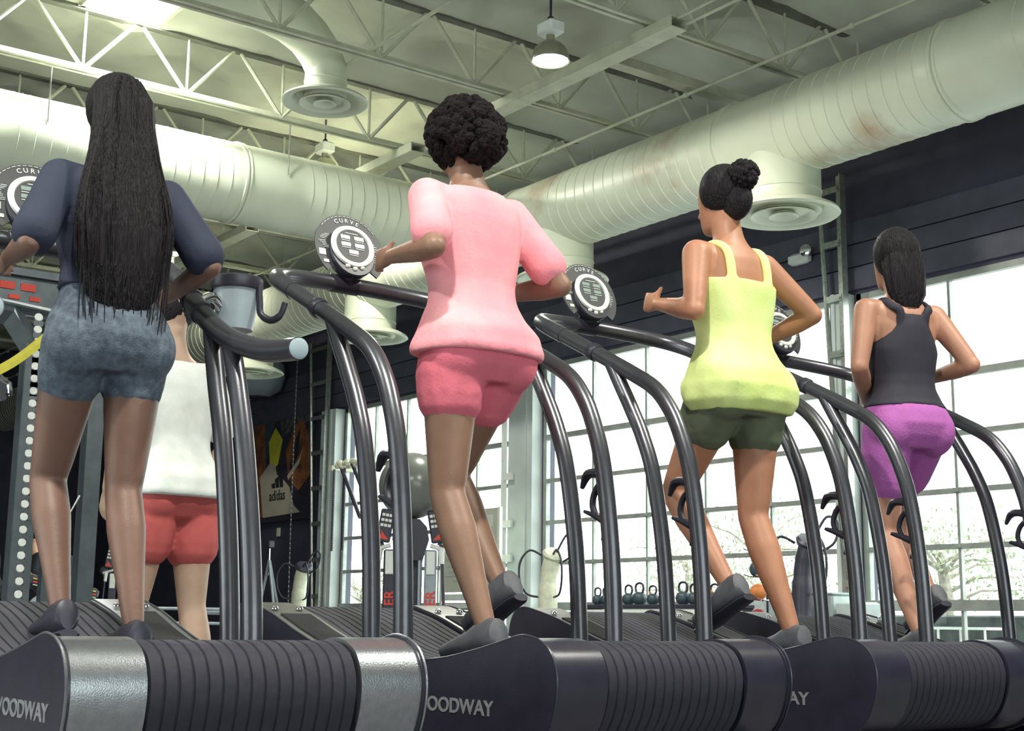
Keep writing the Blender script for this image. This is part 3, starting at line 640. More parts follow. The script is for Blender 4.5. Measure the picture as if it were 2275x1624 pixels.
def person(label, base, sc, skin, fa=0, lean=0.1, arms=None, legs=None, turn=0, nod=0, vx=0.0065, parts=None, name='person', group=None):
    F = Fig(base, sc, fa, lean); t = thing(name, label, 'person', base, group)
    mb = M(); mb.loft([F.ring(u, w, d, fo) for u, w, d, fo in TOR]); mb.sph(F.p(0, 0, 1.53), 0.05*sc, 16, 10)
    h = head(mb, F, turn, nod); s = sc
    aj = []
    for sd, (el, wr) in zip((-1, 1), arms):
        sh = F.p(sd*0.165, -0.005, 1.365); e = F.p(*el); w = F.p(*wr); aj.append((sh, e, w))
        m1 = sh.lerp(e, 0.45); m2 = e.lerp(w, 0.3)
        limb(mb, [F.p(sd*0.10, 0, 1.37), sh, m1, e, m2, w], [0.048*s, 0.052*s, 0.045*s, 0.036*s, 0.038*s, 0.024*s])
        inward = F.r*(-sd)
        hand(mb, w, w-e, sd, s, 0.9, inward)
    lj = []
    for sd, (kn, an, toe) in zip((-1, 1), legs):
        hp = F.q(sd*0.088, 0, 0.88); k = F.q(*kn); a = F.q(*an); lj.append((hp, k, a))
        limb(mb, [hp, hp.lerp(k, 0.45), k, k.lerp(a, 0.3), k.lerp(a, 0.65), a], [0.092*s, 0.077*s, 0.053*s, 0.056*s, 0.042*s, 0.030*s])
        mb.sph(hp+(-F.f*0.03+F.r*sd*0.01)*s, (0.088*s, 0.088*s, 0.10*s))
    body = mb.obj('body', skin, t); remesh(body, vx, 14)
    # shoes
    for (hp, k, a), (kn, an, toe) in zip(lj, legs):
        d = Vector(F.q(*toe)-a).normalized(); up = (k-a).normalized(); up = (up-d*up.dot(d)).normalized(); rt = d.cross(up)
        sh = M(); rg = []
        for x, w, hh in ((-0.065, 0.022, 0.030), (-0.055, 0.034, 0.045), (0.0, 0.036, 0.052), (0.06, 0.040, 0.036), (0.12, 0.047, 0.027), (0.17, 0.040, 0.022), (0.195, 0.018, 0.014)):
            c = a+d*x*s-up*(0.062-hh*0.6)*s
            rg.append([c+rt*math.cos(2*math.pi*q/18)*w*s+up*math.sin(2*math.pi*q/18)*hh*s for q in range(18)])
        sh.loft(rg); so = sh.obj('shoe', parts.get('shoe', m_shoe) if parts else m_shoe, t); 
        sl = M(); rg = []
        for x, w in ((-0.07, 0.026), (-0.05, 0.038), (0.02, 0.038), (0.12, 0.050), (0.18, 0.040), (0.20, 0.018)):
            c = a+d*x*s-up*0.085*s; rg.append([c+rt*math.cos(2*math.pi*q/12)*w*s+up*math.sin(2*math.pi*q/12)*0.012*s for q in range(12)])
        sl.loft(rg).obj('sole', m_plastic, so)
    return t, F, h, aj, lj
def shirt(t, F, m, u0, u1, infl=1.09, flare=1.0, sleeves=None, straps=False, vx=0.007, name='shirt', wr=0.004, racer=False):
    mb = M(); rg = []
    us = [u0+(u1-u0)*k/26 for k in range(27)]
    def at(u):
        for a, b in zip(TOR, TOR[1:]):
            if a[0] <= u <= b[0]:
                t_ = (u-a[0])/(b[0]-a[0]); return [a[i]+(b[i]-a[i])*t_ for i in range(1, 4)]
        return TOR[0][1:]
    s = F.sc
    for u in us:
        w, d, fo = at(u); k = max(0, min(1, (1.12-u)/(1.12-u0+1e-6)))
        w2 = max(w*infl+0.006, 0.128 if u < 1.2 else 0)*(1+(flare-1)*k); d2 = max(d*infl+0.006, 0.088 if u < 1.2 else 0)*(1+(flare-1)*k)
        if racer and u > 1.2: g = min(1, (u-1.2)/0.15); w2 = w2+(0.088-w2)*g; d2 = max(d2, 0.104)
        ring = F.ring(u, w2, d2, fo)
        c = F.p(0, fo, u); out = []
        for q, p in enumerate(ring):
            nn = noise.noise(Vector((q*0.35, u*6, 1.7*infl)))+0.6*noise.noise(Vector((q*0.8, u*13, 4))); out.append(p+(p-c).normalized()*nn*wr*s*(0.4+k*2))
        rg.append(out)
    mb.loft(rg)
    if sleeves:
        for (sh, e, w), sd in zip(sleeves[0], (-1, 1)):
            end = sh.lerp(e, sleeves[1]); limb(mb, [F.p(sd*0.10, 0, 1.365), sh, sh.lerp(end, .5), end], [0.055*s, 0.060*s, 0.060*s, 0.064*s])
    if straps:
        b0 = u1-0.05; w0 = 0.060 if racer else 0.082
        for sd in (-1, 1):
            mb.tube(catm([F.p(sd*w0, -0.078, b0), F.p(sd*w0*1.05, -0.092, u1+0.01), F.p(sd*0.088, -0.076, 1.375), F.p(sd*0.093, -0.008, 1.412), F.p(sd*0.088, 0.072, 1.37), F.p(sd*0.082, 0.106, u1), F.p(sd*0.08, 0.085, b0)], 6), 0.020*s, 12, flat=0.7)
    o = mb.obj(name, m, t); remesh(o, vx, 4); return o
def shorts(t, F, lj, m, u1=1.02, frac=0.45, r=1.16, vx=0.007, name='shorts'):
    mb = M(); s = F.sc; rg = []
    for u, w, d, fo in [x for x in TOR if x[0] <= u1+0.01]: rg.append(F.ring(u, w*1.05+0.006, d*1.06+0.006, fo))
    mb.loft(rg)
    for (hp, k, a), sd in zip(lj, (-1, 1)):
        e = hp.lerp(k, frac); limb(mb, [hp, hp.lerp(e, .5), e], [0.10*s, 0.094*r*s*0.97, 0.086*r*s]); mb.sph(hp+(-F.f*0.035+F.r*sd*0.008)*s, (0.096*s, 0.096*s, 0.105*s))
    o = mb.obj(name, m, t); remesh(o, vx, 5); return o
def skinm(n, c): return mat(n, c, 0.5, 0, 0.06, 9, 0.05, 200)
def cloth(n, c, ru=0.8): return mat(n, c, ru, 0, 0.05, 14, 0.10, 260)
def hairm(n, c): return mat(n, c, 0.6, 0, 0.25, 40, 0.7, 60, stretch=(4, 4, 0.25), spec=0.22)
hair_blk = hairm('black_hair', (0.014, 0.011, 0.015)); hair_curl = mat('curly_hair', (0.014, 0.010, 0.012), 0.9, 0, 0.3, 60, 1.0, 90, spec=0.15)
def strands(t, mb_list, m): 
    pass

# runner 1: long hair, dark blue shirt, heather shorts
sk1 = skinm('skin_deep', (0.20, 0.105, 0.08))
BELT = 0.366
arms = (((-0.27, -0.10, 1.13), (-0.25, 0.15, 1.15)), ((0.26, -0.12, 1.14), (0.23, 0.13, 1.10)))
legs = (((-0.09, 0.16, 0.50), (-0.09, -0.02, 0.14), (-0.09, 0.10, 0.12)), ((0.085, 0.02, 0.47), (0.08, -0.13, 0.09), (0.08, 0.0, 0.085)))
t, F, h, aj, lj = person('runner on the nearest treadmill with waist-length black hair and dark blue top', (-3.62, 1.32, BELT), 0.925, sk1, 0, 0.05, arms, legs, parts={'shoe': m_dark})
shirt(t, F, cloth('navy_shirt', (0.020, 0.025, 0.055)), 1.045, 1.395, 1.10, 1.05, (aj, 0.85))
shorts(t, F, lj, mat('heather_shorts', (0.13, 0.16, 0.21), 0.85, 0, 0.2, 50, 0.3, 300, col2=(0.06, 0.075, 0.11)), 1.09, 0.26, 1.05)
mb = M(); C = h(0, 0, 0)
mb.sph(h(0, -0.022, 0.028), (0.098*.93, 0.094*.93, 0.108*.93))
rg = []
for u, w, d, fo in ((0.10, 0.05, 0.05, -0.06), (0.04, 0.088, 0.06, -0.07), (-0.05, 0.092, 0.055, -0.085), (-0.15, 0.105, 0.05, -0.105), (-0.27, 0.13, 0.055, -0.125), (-0.39, 0.145, 0.055, -0.14), (-0.50, 0.135, 0.05, -0.14), (-0.58, 0.10, 0.042, -0.135), (-0.65, 0.06, 0.03, -0.13), (-0.69, 0.03, 0.02, -0.13)):
    rg.append([h(w*math.cos(2*math.pi*k/40)*(1+0.06*math.sin(k*2.7)), fo+d*math.sin(2*math.pi*k/40)*(1+0.12*math.sin(k*3.9)), u) for k in range(40)])
mb.loft(rg)
for k in range(60):
    a = random.uniform(-1, 1); b = random.uniform(-.5, .9); ln = random.uniform(0.45, 0.72)
    mb.tube(catm([h(a*0.06, -0.09, 0.02), h(a*0.10, -0.13+0.01*b, -0.15), h(a*0.14, -0.165-0.02*b, -0.35), h(a*0.12+random.uniform(-.02, .02), -0.165-0.02*b, -ln)], 4), [0.007*(1-q/14) for q in range(13)], 5)
mb.obj('hair', hair_blk, t)

# runner 2: pink tee and shorts, full curly hair
sk2 = skinm('skin_brown', (0.27, 0.145, 0.10))
arms = (((-0.25, -0.14, 1.15), (-0.22, 0.11, 1.20)), ((0.275, -0.10, 1.13), (0.23, 0.15, 1.16)))
legs = (((-0.095, 0.00, 0.47), (-0.09, -0.18, 0.095), (-0.09, -0.05, 0.075)), ((0.09, 0.22, 0.55), (0.09, -0.02, 0.22), (0.09, 0.10, 0.16)))
t, F, h, aj, lj = person('runner in a bright pink tee and pink shorts with full curly black hair', (-3.40, 2.375, BELT), 1.0, sk2, 0.06, 0.10, arms, legs, 0, 0.45)
pk = mat('pink_tee', (0.95, 0.42, 0.46), 0.85, 0, 0.03, 5, 0.08, 90, col2=(0.93, 0.30, 0.37))
shirt(t, F, pk, 0.88, 1.405, 1.13, 1.10, (aj, 0.72), wr=0.007)
shorts(t, F, lj, mat('coral_shorts', (0.78, 0.17, 0.24), 0.85, 0, 0.05, 9, 0.08, 120), 1.0, 0.30, 1.18)
def curls(h, c, rr, n, m, t, seed=1, br=(0.014, 0.026)):
    random.seed(seed); mb = M(); mb.sph(h(*c), [rr[0]*.9, rr[1]*.9, rr[2]*.9], 28, 18)
    for k in range(n):
        z = random.uniform(-0.85, 1); a = random.uniform(0, 6.28); q = math.sqrt(max(0, 1-z*z))
        rad = random.uniform(*br); mb.sph(h(c[0]+rr[0]*q*math.cos(a)*0.96, c[1]+rr[1]*q*math.sin(a)*0.96, c[2]+rr[2]*z*0.96), rad, 8, 6)
    return mb.obj('hair', m, t)
curls(h, (0, -0.03, 0.0), (0.118, 0.112, 0.108), 400, hair_curl, t, 3)
mb = M().sph(h(0.0, -0.07, -0.06), (0.085, 0.06, 0.07)); 
for k in range(160):
    a = random.uniform(0, 6.28); z = random.uniform(-1, 1); q = math.sqrt(1-z*z); mb.sph(h(0.085*q*math.cos(a), -0.07+0.06*q*math.sin(a), -0.06+0.07*z), random.uniform(.012, .02), 7, 5)
mb.obj('hair_nape', hair_curl, t)

# runner 3: yellow tank top
sk3 = skinm('skin_tan', (0.45, 0.20, 0.12))
arms = (((-0.24, -0.06, 1.14), (-0.20, 0.16, 1.22)), ((0.33, -0.07, 1.20), (0.28, 0.16, 1.14)))
legs = (((-0.09, 0.22, 0.56), (-0.09, -0.03, 0.24), (-0.09, 0.09, 0.18)), ((0.085, 0.02, 0.47), (0.08, -0.15, 0.09), (0.08, -0.02, 0.075)))
t, F, h, aj, lj = person('runner in a loose neon yellow tank top with dark hair in a bun', (-3.32, 3.41, BELT), 0.985, sk3, -0.02, 0.06, arms, legs)
shirt(t, F, mat('neon_tank', (0.84, 0.93, 0.42), 0.85, 0, 0.03, 5, 0.08, 80, col2=(0.68, 0.80, 0.26)), 0.815, 1.27, 1.15, 1.14, None, True, wr=0.012, name='tank_top')
shorts(t, F, lj, mat('olive_shorts', (0.12, 0.14, 0.09), 0.85, 0, 0.08, 9), 0.98, 0.30, 1.15)
mb = M().sph(h(0, -0.022, 0.030), (0.086, 0.098, 0.098)); mb.sph(h(0, -0.115, 0.065), (0.05, 0.05, 0.05)); mb.sph(h(0, -0.07, -0.02), (0.07, 0.05, 0.07))
for k in range(90):
    a = random.uniform(0, 6.28); z = random.uniform(-1, 1); q = math.sqrt(1-z*z); mb.sph(h(0.048*q*math.cos(a), -0.115+0.048*q*math.sin(a), 0.065+0.048*z), 0.012, 7, 5)
mb.obj('hair', hair_blk, t)

# runner 4: black top, purple shorts, turned to the right
sk4 = skinm('skin_warm', (0.42, 0.20, 0.135))
arms = (((-0.24, -0.05, 1.12), (-0.08, 0.14, 1.02)), ((0.25, -0.12, 1.15), (0.21, 0.13, 1.13)))
legs = (((-0.095, 0.03, 0.47), (-0.09, -0.16, 0.09), (-0.09, -0.03, 0.075)), ((0.10, 0.24, 0.58), (0.10, 0.02, 0.24), (0.10, 0.13, 0.18)))
t, F, h, aj, lj = person('runner in a black vest and purple shorts, farthest right in the row', (-3.45, 4.47, BELT), 0.972, sk4, -0.28, 0.02, arms, legs)
shirt(t, F, cloth('black_vest', (0.022, 0.02, 0.035)), 0.97, 1.345, 1.07, 1.04, None, True, name='vest_top', racer=True)
shorts(t, F, lj, mat('purple_shorts', (0.42, 0.11, 0.40), 0.8, 0, 0.05, 9, 0.15, 120), 1.03, 0.52, 1.06)
mb = M().sph(h(0, -0.028, 0.02), (0.092, 0.10, 0.112)); rg = []
for u, w, d, fo in ((0.08, 0.06, 0.06, -0.04), (0.0, 0.09, 0.07, -0.055), (-0.08, 0.095, 0.06, -0.07), (-0.16, 0.085, 0.05, -0.08), (-0.22, 0.05, 0.03, -0.085)):
    rg.append([h(w*math.cos(2*math.pi*k/32)*(1+0.06*math.sin(k*2.7)), fo+d*math.sin(2*math.pi*k/32)*(1+0.1*math.sin(k*3.9)), u) for k in range(32)])
mb.loft(rg); mb.obj('hair', hair_blk, t)

# standing person in white behind the first treadmill
arms = (((-0.24, -0.02, 1.10), (-0.20, 0.12, 0.90)), ((0.24, 0.0, 1.09), (0.19, 0.16, 0.92)))
legs = (((-0.10, 0.06, 0.49), (-0.11, 0.0, 0.09), (-0.11, 0.14, 0.055)), ((0.10, -0.02, 0.48), (0.12, -0.12, 0.09), (0.12, 0.02, 0.055)))
t, F, h, aj, lj = person('person in a white tee and red shorts standing behind the nearest treadmill', (-5.35, 2.26, 0.0), 1.07, skinm('skin_pale', (0.42, 0.28, 0.21)), 0.2, 0.08, arms, legs, vx=0.009)
shirt(t, F, cloth('white_tee', (0.74, 0.77, 0.76)), 0.88, 1.395, 1.18, 1.10, (aj, 0.7), vx=0.009, wr=0.008)
shorts(t, F, lj, cloth('red_shorts', (0.52, 0.10, 0.10)), 1.0, 0.42, 1.22, vx=0.009)
mb = M().sph(h(0, -0.02, 0.03), (0.083, 0.10, 0.10)); mb.obj('hair', hair_blk, t)

# two people leaning in the far background, a third at the left edge
for (b, fa, lab, arms, turn) in (((-17.0, 5.55, -0.22), 1.5, 'distant person in a dark tee resting chin on hand, between the rack uprights', (((-0.22, 0.10, 1.08), (-0.03, 0.20, 1.40)), ((0.22, 0.14, 1.10), (0.06, 0.32, 1.06))), 0.0),
                             ((-17.4, 6.0, -0.12), 1.9, 'distant person in a dark tee leaning with folded arms, right of the chin-resting one', (((-0.24, 0.10, 1.10), (0.0, 0.26, 1.08)), ((0.24, 0.12, 1.10), (0.02, 0.28, 1.12))), 0.3),
                             ((-17.0, 5.02, -0.12), 1.7, 'distant person in dark clothes at the very left edge', (((-0.22, 0.05, 1.10), (-0.12, 0.25, 1.02)), ((0.22, 0.05, 1.10), (0.12, 0.25, 1.04))), 0.0)):
    b = (b[0], b[1], 0.0)
    legs = (((-0.10, 0.10, 0.50), (-0.10, 0.0, 0.09), (-0.10, 0.14, 0.055)), ((0.10, 0.03, 0.49), (0.12, -0.04, 0.09), (0.12, 0.10, 0.055)))
    t, F, h, aj, lj = person(lab, b, 0.86, skinm('skin_light', (0.62, 0.36, 0.25)), fa, 0.15, arms, legs, turn, 0.1, vx=0.014, parts={'shoe': m_dark})
    shirt(t, F, cloth('charcoal_tee', (0.02, 0.022, 0.035)), 0.92, 1.395, 1.12, 1.05, (aj, 0.7), vx=0.014); shorts(t, F, lj, cloth('charcoal_tee', (0.02, 0.022, 0.035)), 1.0, 0.95, 1.0, vx=0.014, name='trousers')
    M().sph(h(0, -0.022, 0.035), (0.083*.86, 0.10*.86, 0.09*.86)).obj('hair', hair_blk, t)

# ------------------------------------------------------------------ gym equipment
# perforated rack on the left
t = thing('power_rack', 'grey perforated steel rack with angled top, left behind the nearest treadmill', 'rack', (-8, 2.6, 0))
up = M(); x, y = -8.0, 2.49; w = 0.115; hz = [0.30+0.0715*k for k in range(27)]
up.box((x-0.05, y, 1.0), (0.012, w, 2.0)); up.box((x, y-w/2, 1.0), (0.10, 0.006, 2.0)); up.box((x, y+w/2, 1.0), (0.10, 0.006, 2.0))
up.box((x+0.05, y-w/2+0.018, 1.0), (0.006, 0.036, 2.0)); up.box((x+0.05, y+w/2-0.018, 1.0), (0.006, 0.036, 2.0)); up.box((x+0.05, y, 1.85), (0.005, w, 0.3))
for a, b in zip(hz, hz[1:]): up.box((x+0.05, y, (a+b)/2), (0.005, w-0.06, 0.0715-0.042))
up.obj('upright', m_rack, t, 0)
for z in hz: M().lathe([(0.021, 0), (0.025, 0.004), (0.020, 0.012), (0.0, 0.012)], (x+0.045, y, z), (1, 0, 0), 12).obj('lit_hole_disc', m_white, t)  # white discs stand in for the light showing at the upright's holes
M().box((-8.0, 2.865, 1.05), (0.10, 0.095, 2.1)).obj('upright', m_rack, t, 0)
M().box((-8.9, 2.49, 1.0), (0.08, 0.08, 2.0)).obj('upright', m_rack, t, 0)
g = M(); g.tube([(-8, 2.49, 1.98), (-8, 2.34, 2.17), (-8, 1.6, 2.18)], 0.075, 4, upv=(0, 0, 1)); g.obj('top_frame', m_rack, t, 0); M().box((-8.45, 2.49, 0.05), (1.0, 0.08, 0.08)).obj('foot', m_rack, t, 0); M().tube([(-8, 2.865, 2.1), (-8, 2.865, 2.18), (-8, 1.6, 2.26)], 0.04, 4).obj('top_frame', m_rack, t, 0)
h_ = M(); h_.box((-7.93, 2.30, 1.74), (0.05, 0.06, 0.09)); h_.tube([(-7.9, 2.26, 1.82), (-7.9, 2.30, 1.77), (-7.9, 2.34, 1.75), (-7.9, 2.35, 1.68)], 0.014, 8); h_.lathe([(0.02, 0), (0.02, 0.03)], (-7.93, 2.31, 1.67), (1, 0, 0), 12); h_.tube([(-8, 1.6, 1.7), (-7.93, 2.3, 1.74)], 0.015, 8); h_.obj('hook', m_chrome, t)
mb = M(); mb.tube(catm([(-7.85, 1.9, 1.66), (-7.85, 2.10, 1.72), (-7.85, 2.33, 1.86), (-7.86, 2.54, 2.06)], 5), 0.03, 6, flat=0.12, upv=(1, 0, 0))
tag(mb.obj('resistance_band', m_strap, None, 0), 'yellow strap stretched from the left edge to the rack top', 'strap')
t = thing('rig_beam', 'dark overhead rig beam with red lettering strips at the left edge', 'beam', (-9.5, 2.2, 2.6), None)
mb = M(); mb.box((-9.5, 2.1, 2.78), (0.08, 2.2, 0.05)); mb.box((-9.5, 2.1, 2.50), (0.08, 2.2, 0.05)); mb.box((-9.52, 2.1, 2.64), (0.02, 2.1, 0.22)); mb.obj('beam', m_rack, t, 0)
for y in (1.1, 3.15): M().box((-9.5, y, 1.4), (0.08, 0.08, 2.8)).obj('post', m_rack, t, 0)
mb = M()
for k in range(12): mb.box((-9.505, 1.35+0.14*k, 2.685), (0.012, 0.10, 0.05)); mb.box((-9.505, 1.4+0.14*k, 2.61), (0.012, 0.07, 0.03))
mb.obj('red_strips', m_red, t, 0)
# cable hook hanging
mb = M(); mb.tube([(-7.9, 2.78, 1.15), (-7.9, 2.66, 0.9), (-7.9, 2.66, 2.18)], 0.006, 6); mb.tube(catm([(-7.9, 2.66, 1.17), (-7.9, 2.63, 1.13), (-7.9, 2.66, 1.09), (-7.9, 2.69, 1.13)], 4), 0.008, 6)
tag(mb.obj('cable_hook', m_chrome), 'small chrome hook on a cable hanging between the rack uprights', 'hook')
# arched grey machine and striped bench
t = thing('rowing_machine', 'grey arched machine housing low between the rack uprights', 'exercise machine', (-12, 4.05, 0))
mb = M(); mb.tube([(-12, 4.02+0.19*math.cos(a), 0.42+0.22*math.sin(a)) for a in [math.pi*k/14 for k in range(15)]], 0.03, 10); mb.obj('arch', m_grey, t)
M().lathe([(0.16, -0.05), (0.17, 0), (0.16, 0.05)], (-12, 4.02, 0.40), (1, 0, 0), 30).obj('flywheel', m_dark, t)
M().box((-12, 4.02, 0.1), (0.6, 0.5, 0.2)).obj('base', m_dark, t, 0)
t = thing('exercise_bench', 'dark bench with yellow and green piping in front of the distant people', 'bench', (-15.3, 5.2, 0))
mb = M(); rm = Matrix.Rotation(0.18, 3, 'X') @ Matrix.Rotation(0, 3, 'Z'); mb.rbox((-15.3, 5.2, 0.78), (0.5, 0.8, 0.12), 0.03, Matrix.Rotation(-0.18, 3, 'X')); mb.obj('pad', m_dark, t)
for k, (mm, z) in enumerate(((m_strap, 0.80), (m_red, 0.765), (m_leaf, 0.735))): M().box((-15.04, 5.2, z), (0.012, 0.7, 0.012), Matrix.Rotation(-0.18, 3, 'X')).obj('piping', mm, t, 0)
M().box((-15.3, 5.2, 0.36), (0.3, 0.5, 0.72)).obj('stand', m_dark, t, 0)
t = thing('metal_bench_frame', 'low bluish tubular frame behind the nearest treadmill', 'frame', (-7.5, 3.3, 0))
mb = M()
for z in (0.52, 0.44): mb.tube([(-7.5, 3.08, z), (-7.5, 3.53, z)], 0.009, 8)
for y in (3.08, 3.52): mb.tube([(-7.5, y, 0), (-7.5, y, 0.52)], 0.012, 8); mb.sph((-7.5, y, 0.52), 0.02, 10, 8); mb.tube([(-7.5, y, 0.5), (-8.1, y, 0.5), (-8.1, y, 0)], 0.012, 8)
mb.obj('frame', m_grey, t)
mb = M()
for k in range(3): mb.box((-7.46, 3.35, 0.66-0.075*k), (0.01, 0.035, 0.05)); mb.box((-7.46, 3.375, 0.625-0.075*k), (0.01, 0.02, 0.025))
mb.box((-7.47, 3.345, 0.56), (0.006, 0.02, 0.28)); mb.obj('notched_plate', m_white, t, 0)

# climbing machines with stability balls
def climber(base, va, label, ball_label, ballm, right=True):
    bx, by = base; t = thing('climbing_machine', label, 'exercise machine', (bx, by, 0), None)
    Rr = Vector((math.cos(va), math.sin(va), 0)); D = Vector((math.sin(va), -math.cos(va), 0))   # D towards viewer
    fr = Matrix((Rr, D, Vector((0, 0, 1)))).transposed()
    def P(a, d, z): return Vector((bx, by, 0))+Rr*a+D*d+Vector((0, 0, z))
    M().rbox(P(0, 0, 0.06), (0.75, 0.9, 0.12), 0.02, fr).obj('base', m_dark, t, 30)
    b = M(); b.rbox(P(0.02, -0.12, 0.62), (0.16, 0.2, 1.1), 0.03, fr); b.loft([[P(a, d, z) for a, d in ((w, -0.2), (w, 0.1), (-w, 0.1), (-w, -0.2))] for z, w in ((0.95, 0.10), (1.12, 0.15), (1.22, 0.13), (1.285, 0.07))]); b.obj('centre_column', m_dark, t, 30)
    for s, mc, ml in ((-1, m_dark, m_dark), (1, m_grey, m_grey)):
        a = 0.165*s
        M().rbox(P(a, 0.1, 0.55), (0.10, 0.05, 0.97), 0.012, fr).obj('upright', mc, t, 30)
        M().rbox(P(a, 0.13, 0.93), (0.07, 0.012, 0.19), 0.005, fr).obj('label_plate', m_white, t, 0)
        text('ER', 0.115, 'lettering', m_red, t, P(a+0.042, 0.128, 0.585), (0, 0, 1), -Rr, 'LEFT', 0.001, 0.002, 0.95)
        tl = s*0.16
        c = M(); ax = (Rr*math.cos(tl)-Vector((0, 0, 1))*math.sin(tl)); az = (Vector((0, 0, 1))*math.cos(tl)+Rr*math.sin(tl)); f2 = Matrix((ax, D, -az*1)).transposed()
        cc = P(s*0.205, 0.12, 1.225); f3 = Matrix((ax, D, az)).transposed()
        # console leans inwards at the top
        ax2 = (Rr*math.cos(-tl)-Vector((0, 0, 1))*math.sin(-tl)); az2 = (Vector((0, 0, 1))*math.cos(tl)-Rr*math.sin(tl)); f3 = Matrix((ax2, D, az2)).transposed()
        co = M().rbox(cc, (0.115, 0.05, 0.27), 0.012, f3).obj('console', m_dark, t, 30)
        k_ = M()
        for r_ in range(3):
            for q in (-1, 0, 1): k_.box(cc+ax2*(0.030*q)+az2*(0.085-0.042*r_)+D*0.027, (0.024, 0.006, 0.022), f3)
        k_.obj('buttons', m_white, co, 0)
        M().add([cc+D*0.028+ax2*-0.045+az2*-0.11, cc+D*0.028+ax2*0.045+az2*-0.11, cc+D*0.028+ax2*0.045*s+az2*-0.03, cc+D*0.0285+ax2*0.02*s+az2*-0.06], [(0, 1, 2, 3)]).obj('red_flash', m_red, co, 0)
        M().lathe([(0.055, -0.03), (0.06, -0.02), (0.06, 0.02), (0.03, 0.03)], P(s*0.27, 0.08, 1.06), D, 20).obj('pulley', m_chrome if s > 0 else m_dark, t)
        a_ = M(); a_.tube([P(s*0.16, 0.1, 1.07), P(s*0.29, 0.1, 1.03)], 0.018, 10); a_.tube([P(s*0.25, 0.1, 1.03), P(s*0.255, 0.12, 0.92)], [0.03, 0.02], 10); a_.obj('arm', m_white, t)
        M().tube([P(s*0.26, 0.12, 0.93), P(s*0.30, 0.16, 0.12)], 0.014, 10).obj('stay_rod', m_dark, t)
        M().tube([P(s*0.075, 0.1, 0.95), P(s*0.078, 0.12, 0.1)], 0.012, 8).obj('piston', m_grey, t)
    o = M().sph((bx, by, 0), 0.275, 40, 24)
    o = M().sph(P(0, -0.03, 1.565), 0.275, 40, 24).obj('stability_ball', ballm); tag(o, ball_label, 'ball')
climber((-9.75, 6.2), R(57.5), 'climbing machine with two angled consoles seen between the legs of the second treadmill', 'large dark grey stability ball resting on the nearer climbing machine', m_sball2)
climber((-17.94, 7.0), R(68), 'distant climbing machine with pulleys right of the rack uprights', 'pearl stability ball resting on the distant climbing machine', m_sball)

# whiteboard
t = thing('whiteboard', 'rolling whiteboard with faint handwriting in front of the left window', 'whiteboard', (-16.2, 11.3, 0))
M().box((-16.23, 11.3, 1.44), (1.34, 0.03, 1.14)).obj('board', m_board, t, 0)
mb = M()
for z, w in ((0.80, 0.09), (0.68, 0.06), (0.60, 0.03)): mb.box((-16.23, 11.29, z), (1.34, 0.04, w))
mb.obj('tray', m_white, t, 0)
for x in (-16.93, -15.54): mb = M(); mb.box((x, 11.32, 1.02), (0.045, 0.05, 2.0)); mb.box((x, 11.3, 0.05), (0.05, 0.6, 0.05)); mb.obj('post', m_white, t, 0)
random.seed(12); mb = M()
for (x0, z0, n) in ((-16.78, 1.90, 5), (-16.1, 1.90, 3), (-16.78, 1.80, 4), (-16.78, 1.68, 6), (-16.1, 1.66, 2), (-16.1, 1.58, 2), (-16.1, 1.50, 3), (-16.1, 1.40, 2), (-16.1, 1.32, 4), (-16.1, 1.22, 2), (-15.85, 1.56, 6), (-15.83, 1.46, 4), (-16.8, 1.32, 3), (-16.75, 1.22, 5), (-16.7, 1.14, 4), (-16.6, 1.02, 7), (-16.35, 0.96, 6), (-16.3, 0.90, 2), (-15.86, 1.86, 3)):
    for k in range(n):
        x = x0+k*0.042
        mb.tube([(x, 11.283, z0), (x+0.01, 11.283, z0+random.uniform(.01, .04)), (x+0.022, 11.283, z0-random.uniform(0, .02)), (x+0.032, 11.283, z0+random.uniform(0, .03))], 0.0022, 4)
for z, a, b in ((1.76, -16.85, -16.0), (1.45, -16.85, -16.0), (1.09, -16.85, -16.05)): mb.tube([(a, 11.283, z), (b, 11.283, z+0.01)], 0.002, 4)
mb.obj('handwriting', m_ink, t, 0)
M().box((-15.74, 11.283, 1.84), (0.17, 0.003, 0.16)).obj('pinned_sheet', m_white, t, 0)

# poster: athlete photo print, jersey with three bars
t = thing('wall_poster', 'tall poster of an athlete in a white jersey with a three-bar logo', 'poster', (-23.3, 11.95, 2.3))
PY = 11.955
M().box((-23.32, 11.975, 3.41), (2.4, 0.04, 2.24)).obj('backing', m_dark, t, 0)
def patch(pts, name, m, d): 
    n = len(pts); v = [(p[0], PY-d, p[1]) for p in pts]+[(p[0], PY-d+0.004, p[1]) for p in pts]
    f = [tuple(range(n)), tuple(n+k for k in reversed(range(n)))]+[(k, n+k, n+(k+1) % n, (k+1) % n) for k in range(n)]
    return M().add(v, f).obj(name, m, t, 0)
pbrown = mat('print_brown', (0.38, 0.14, 0.05), 0.5, 0, 0.1, 5, 0, 60, col2=(0.09, 0.04, 0.03)); pdark = mat('print_dark', (0.03, 0.03, 0.04), 0.5, 0, 0.1, 5)
pblue = mat('print_slate', (0.06, 0.09, 0.12), 0.5, 0, 0.2, 5); pjer = mat('print_jersey', (0.52, 0.46, 0.38), 0.5, 0, 0.04, 4); pyel = mat('print_yellow', (0.62, 0.60, 0.05), 0.5, 0, 0.06, 6)
patch([(-24.5, 2.35), (-23.9, 2.35), (-23.95, 3.2), (-24.1, 4.5), (-24.5, 4.5)], 'print_left_figure', pbrown, 0.006)
patch([(-24.1, 3.3), (-23.8, 3.5), (-23.6, 4.5), (-24.1, 4.5)], 'print_background', pblue, 0.004)
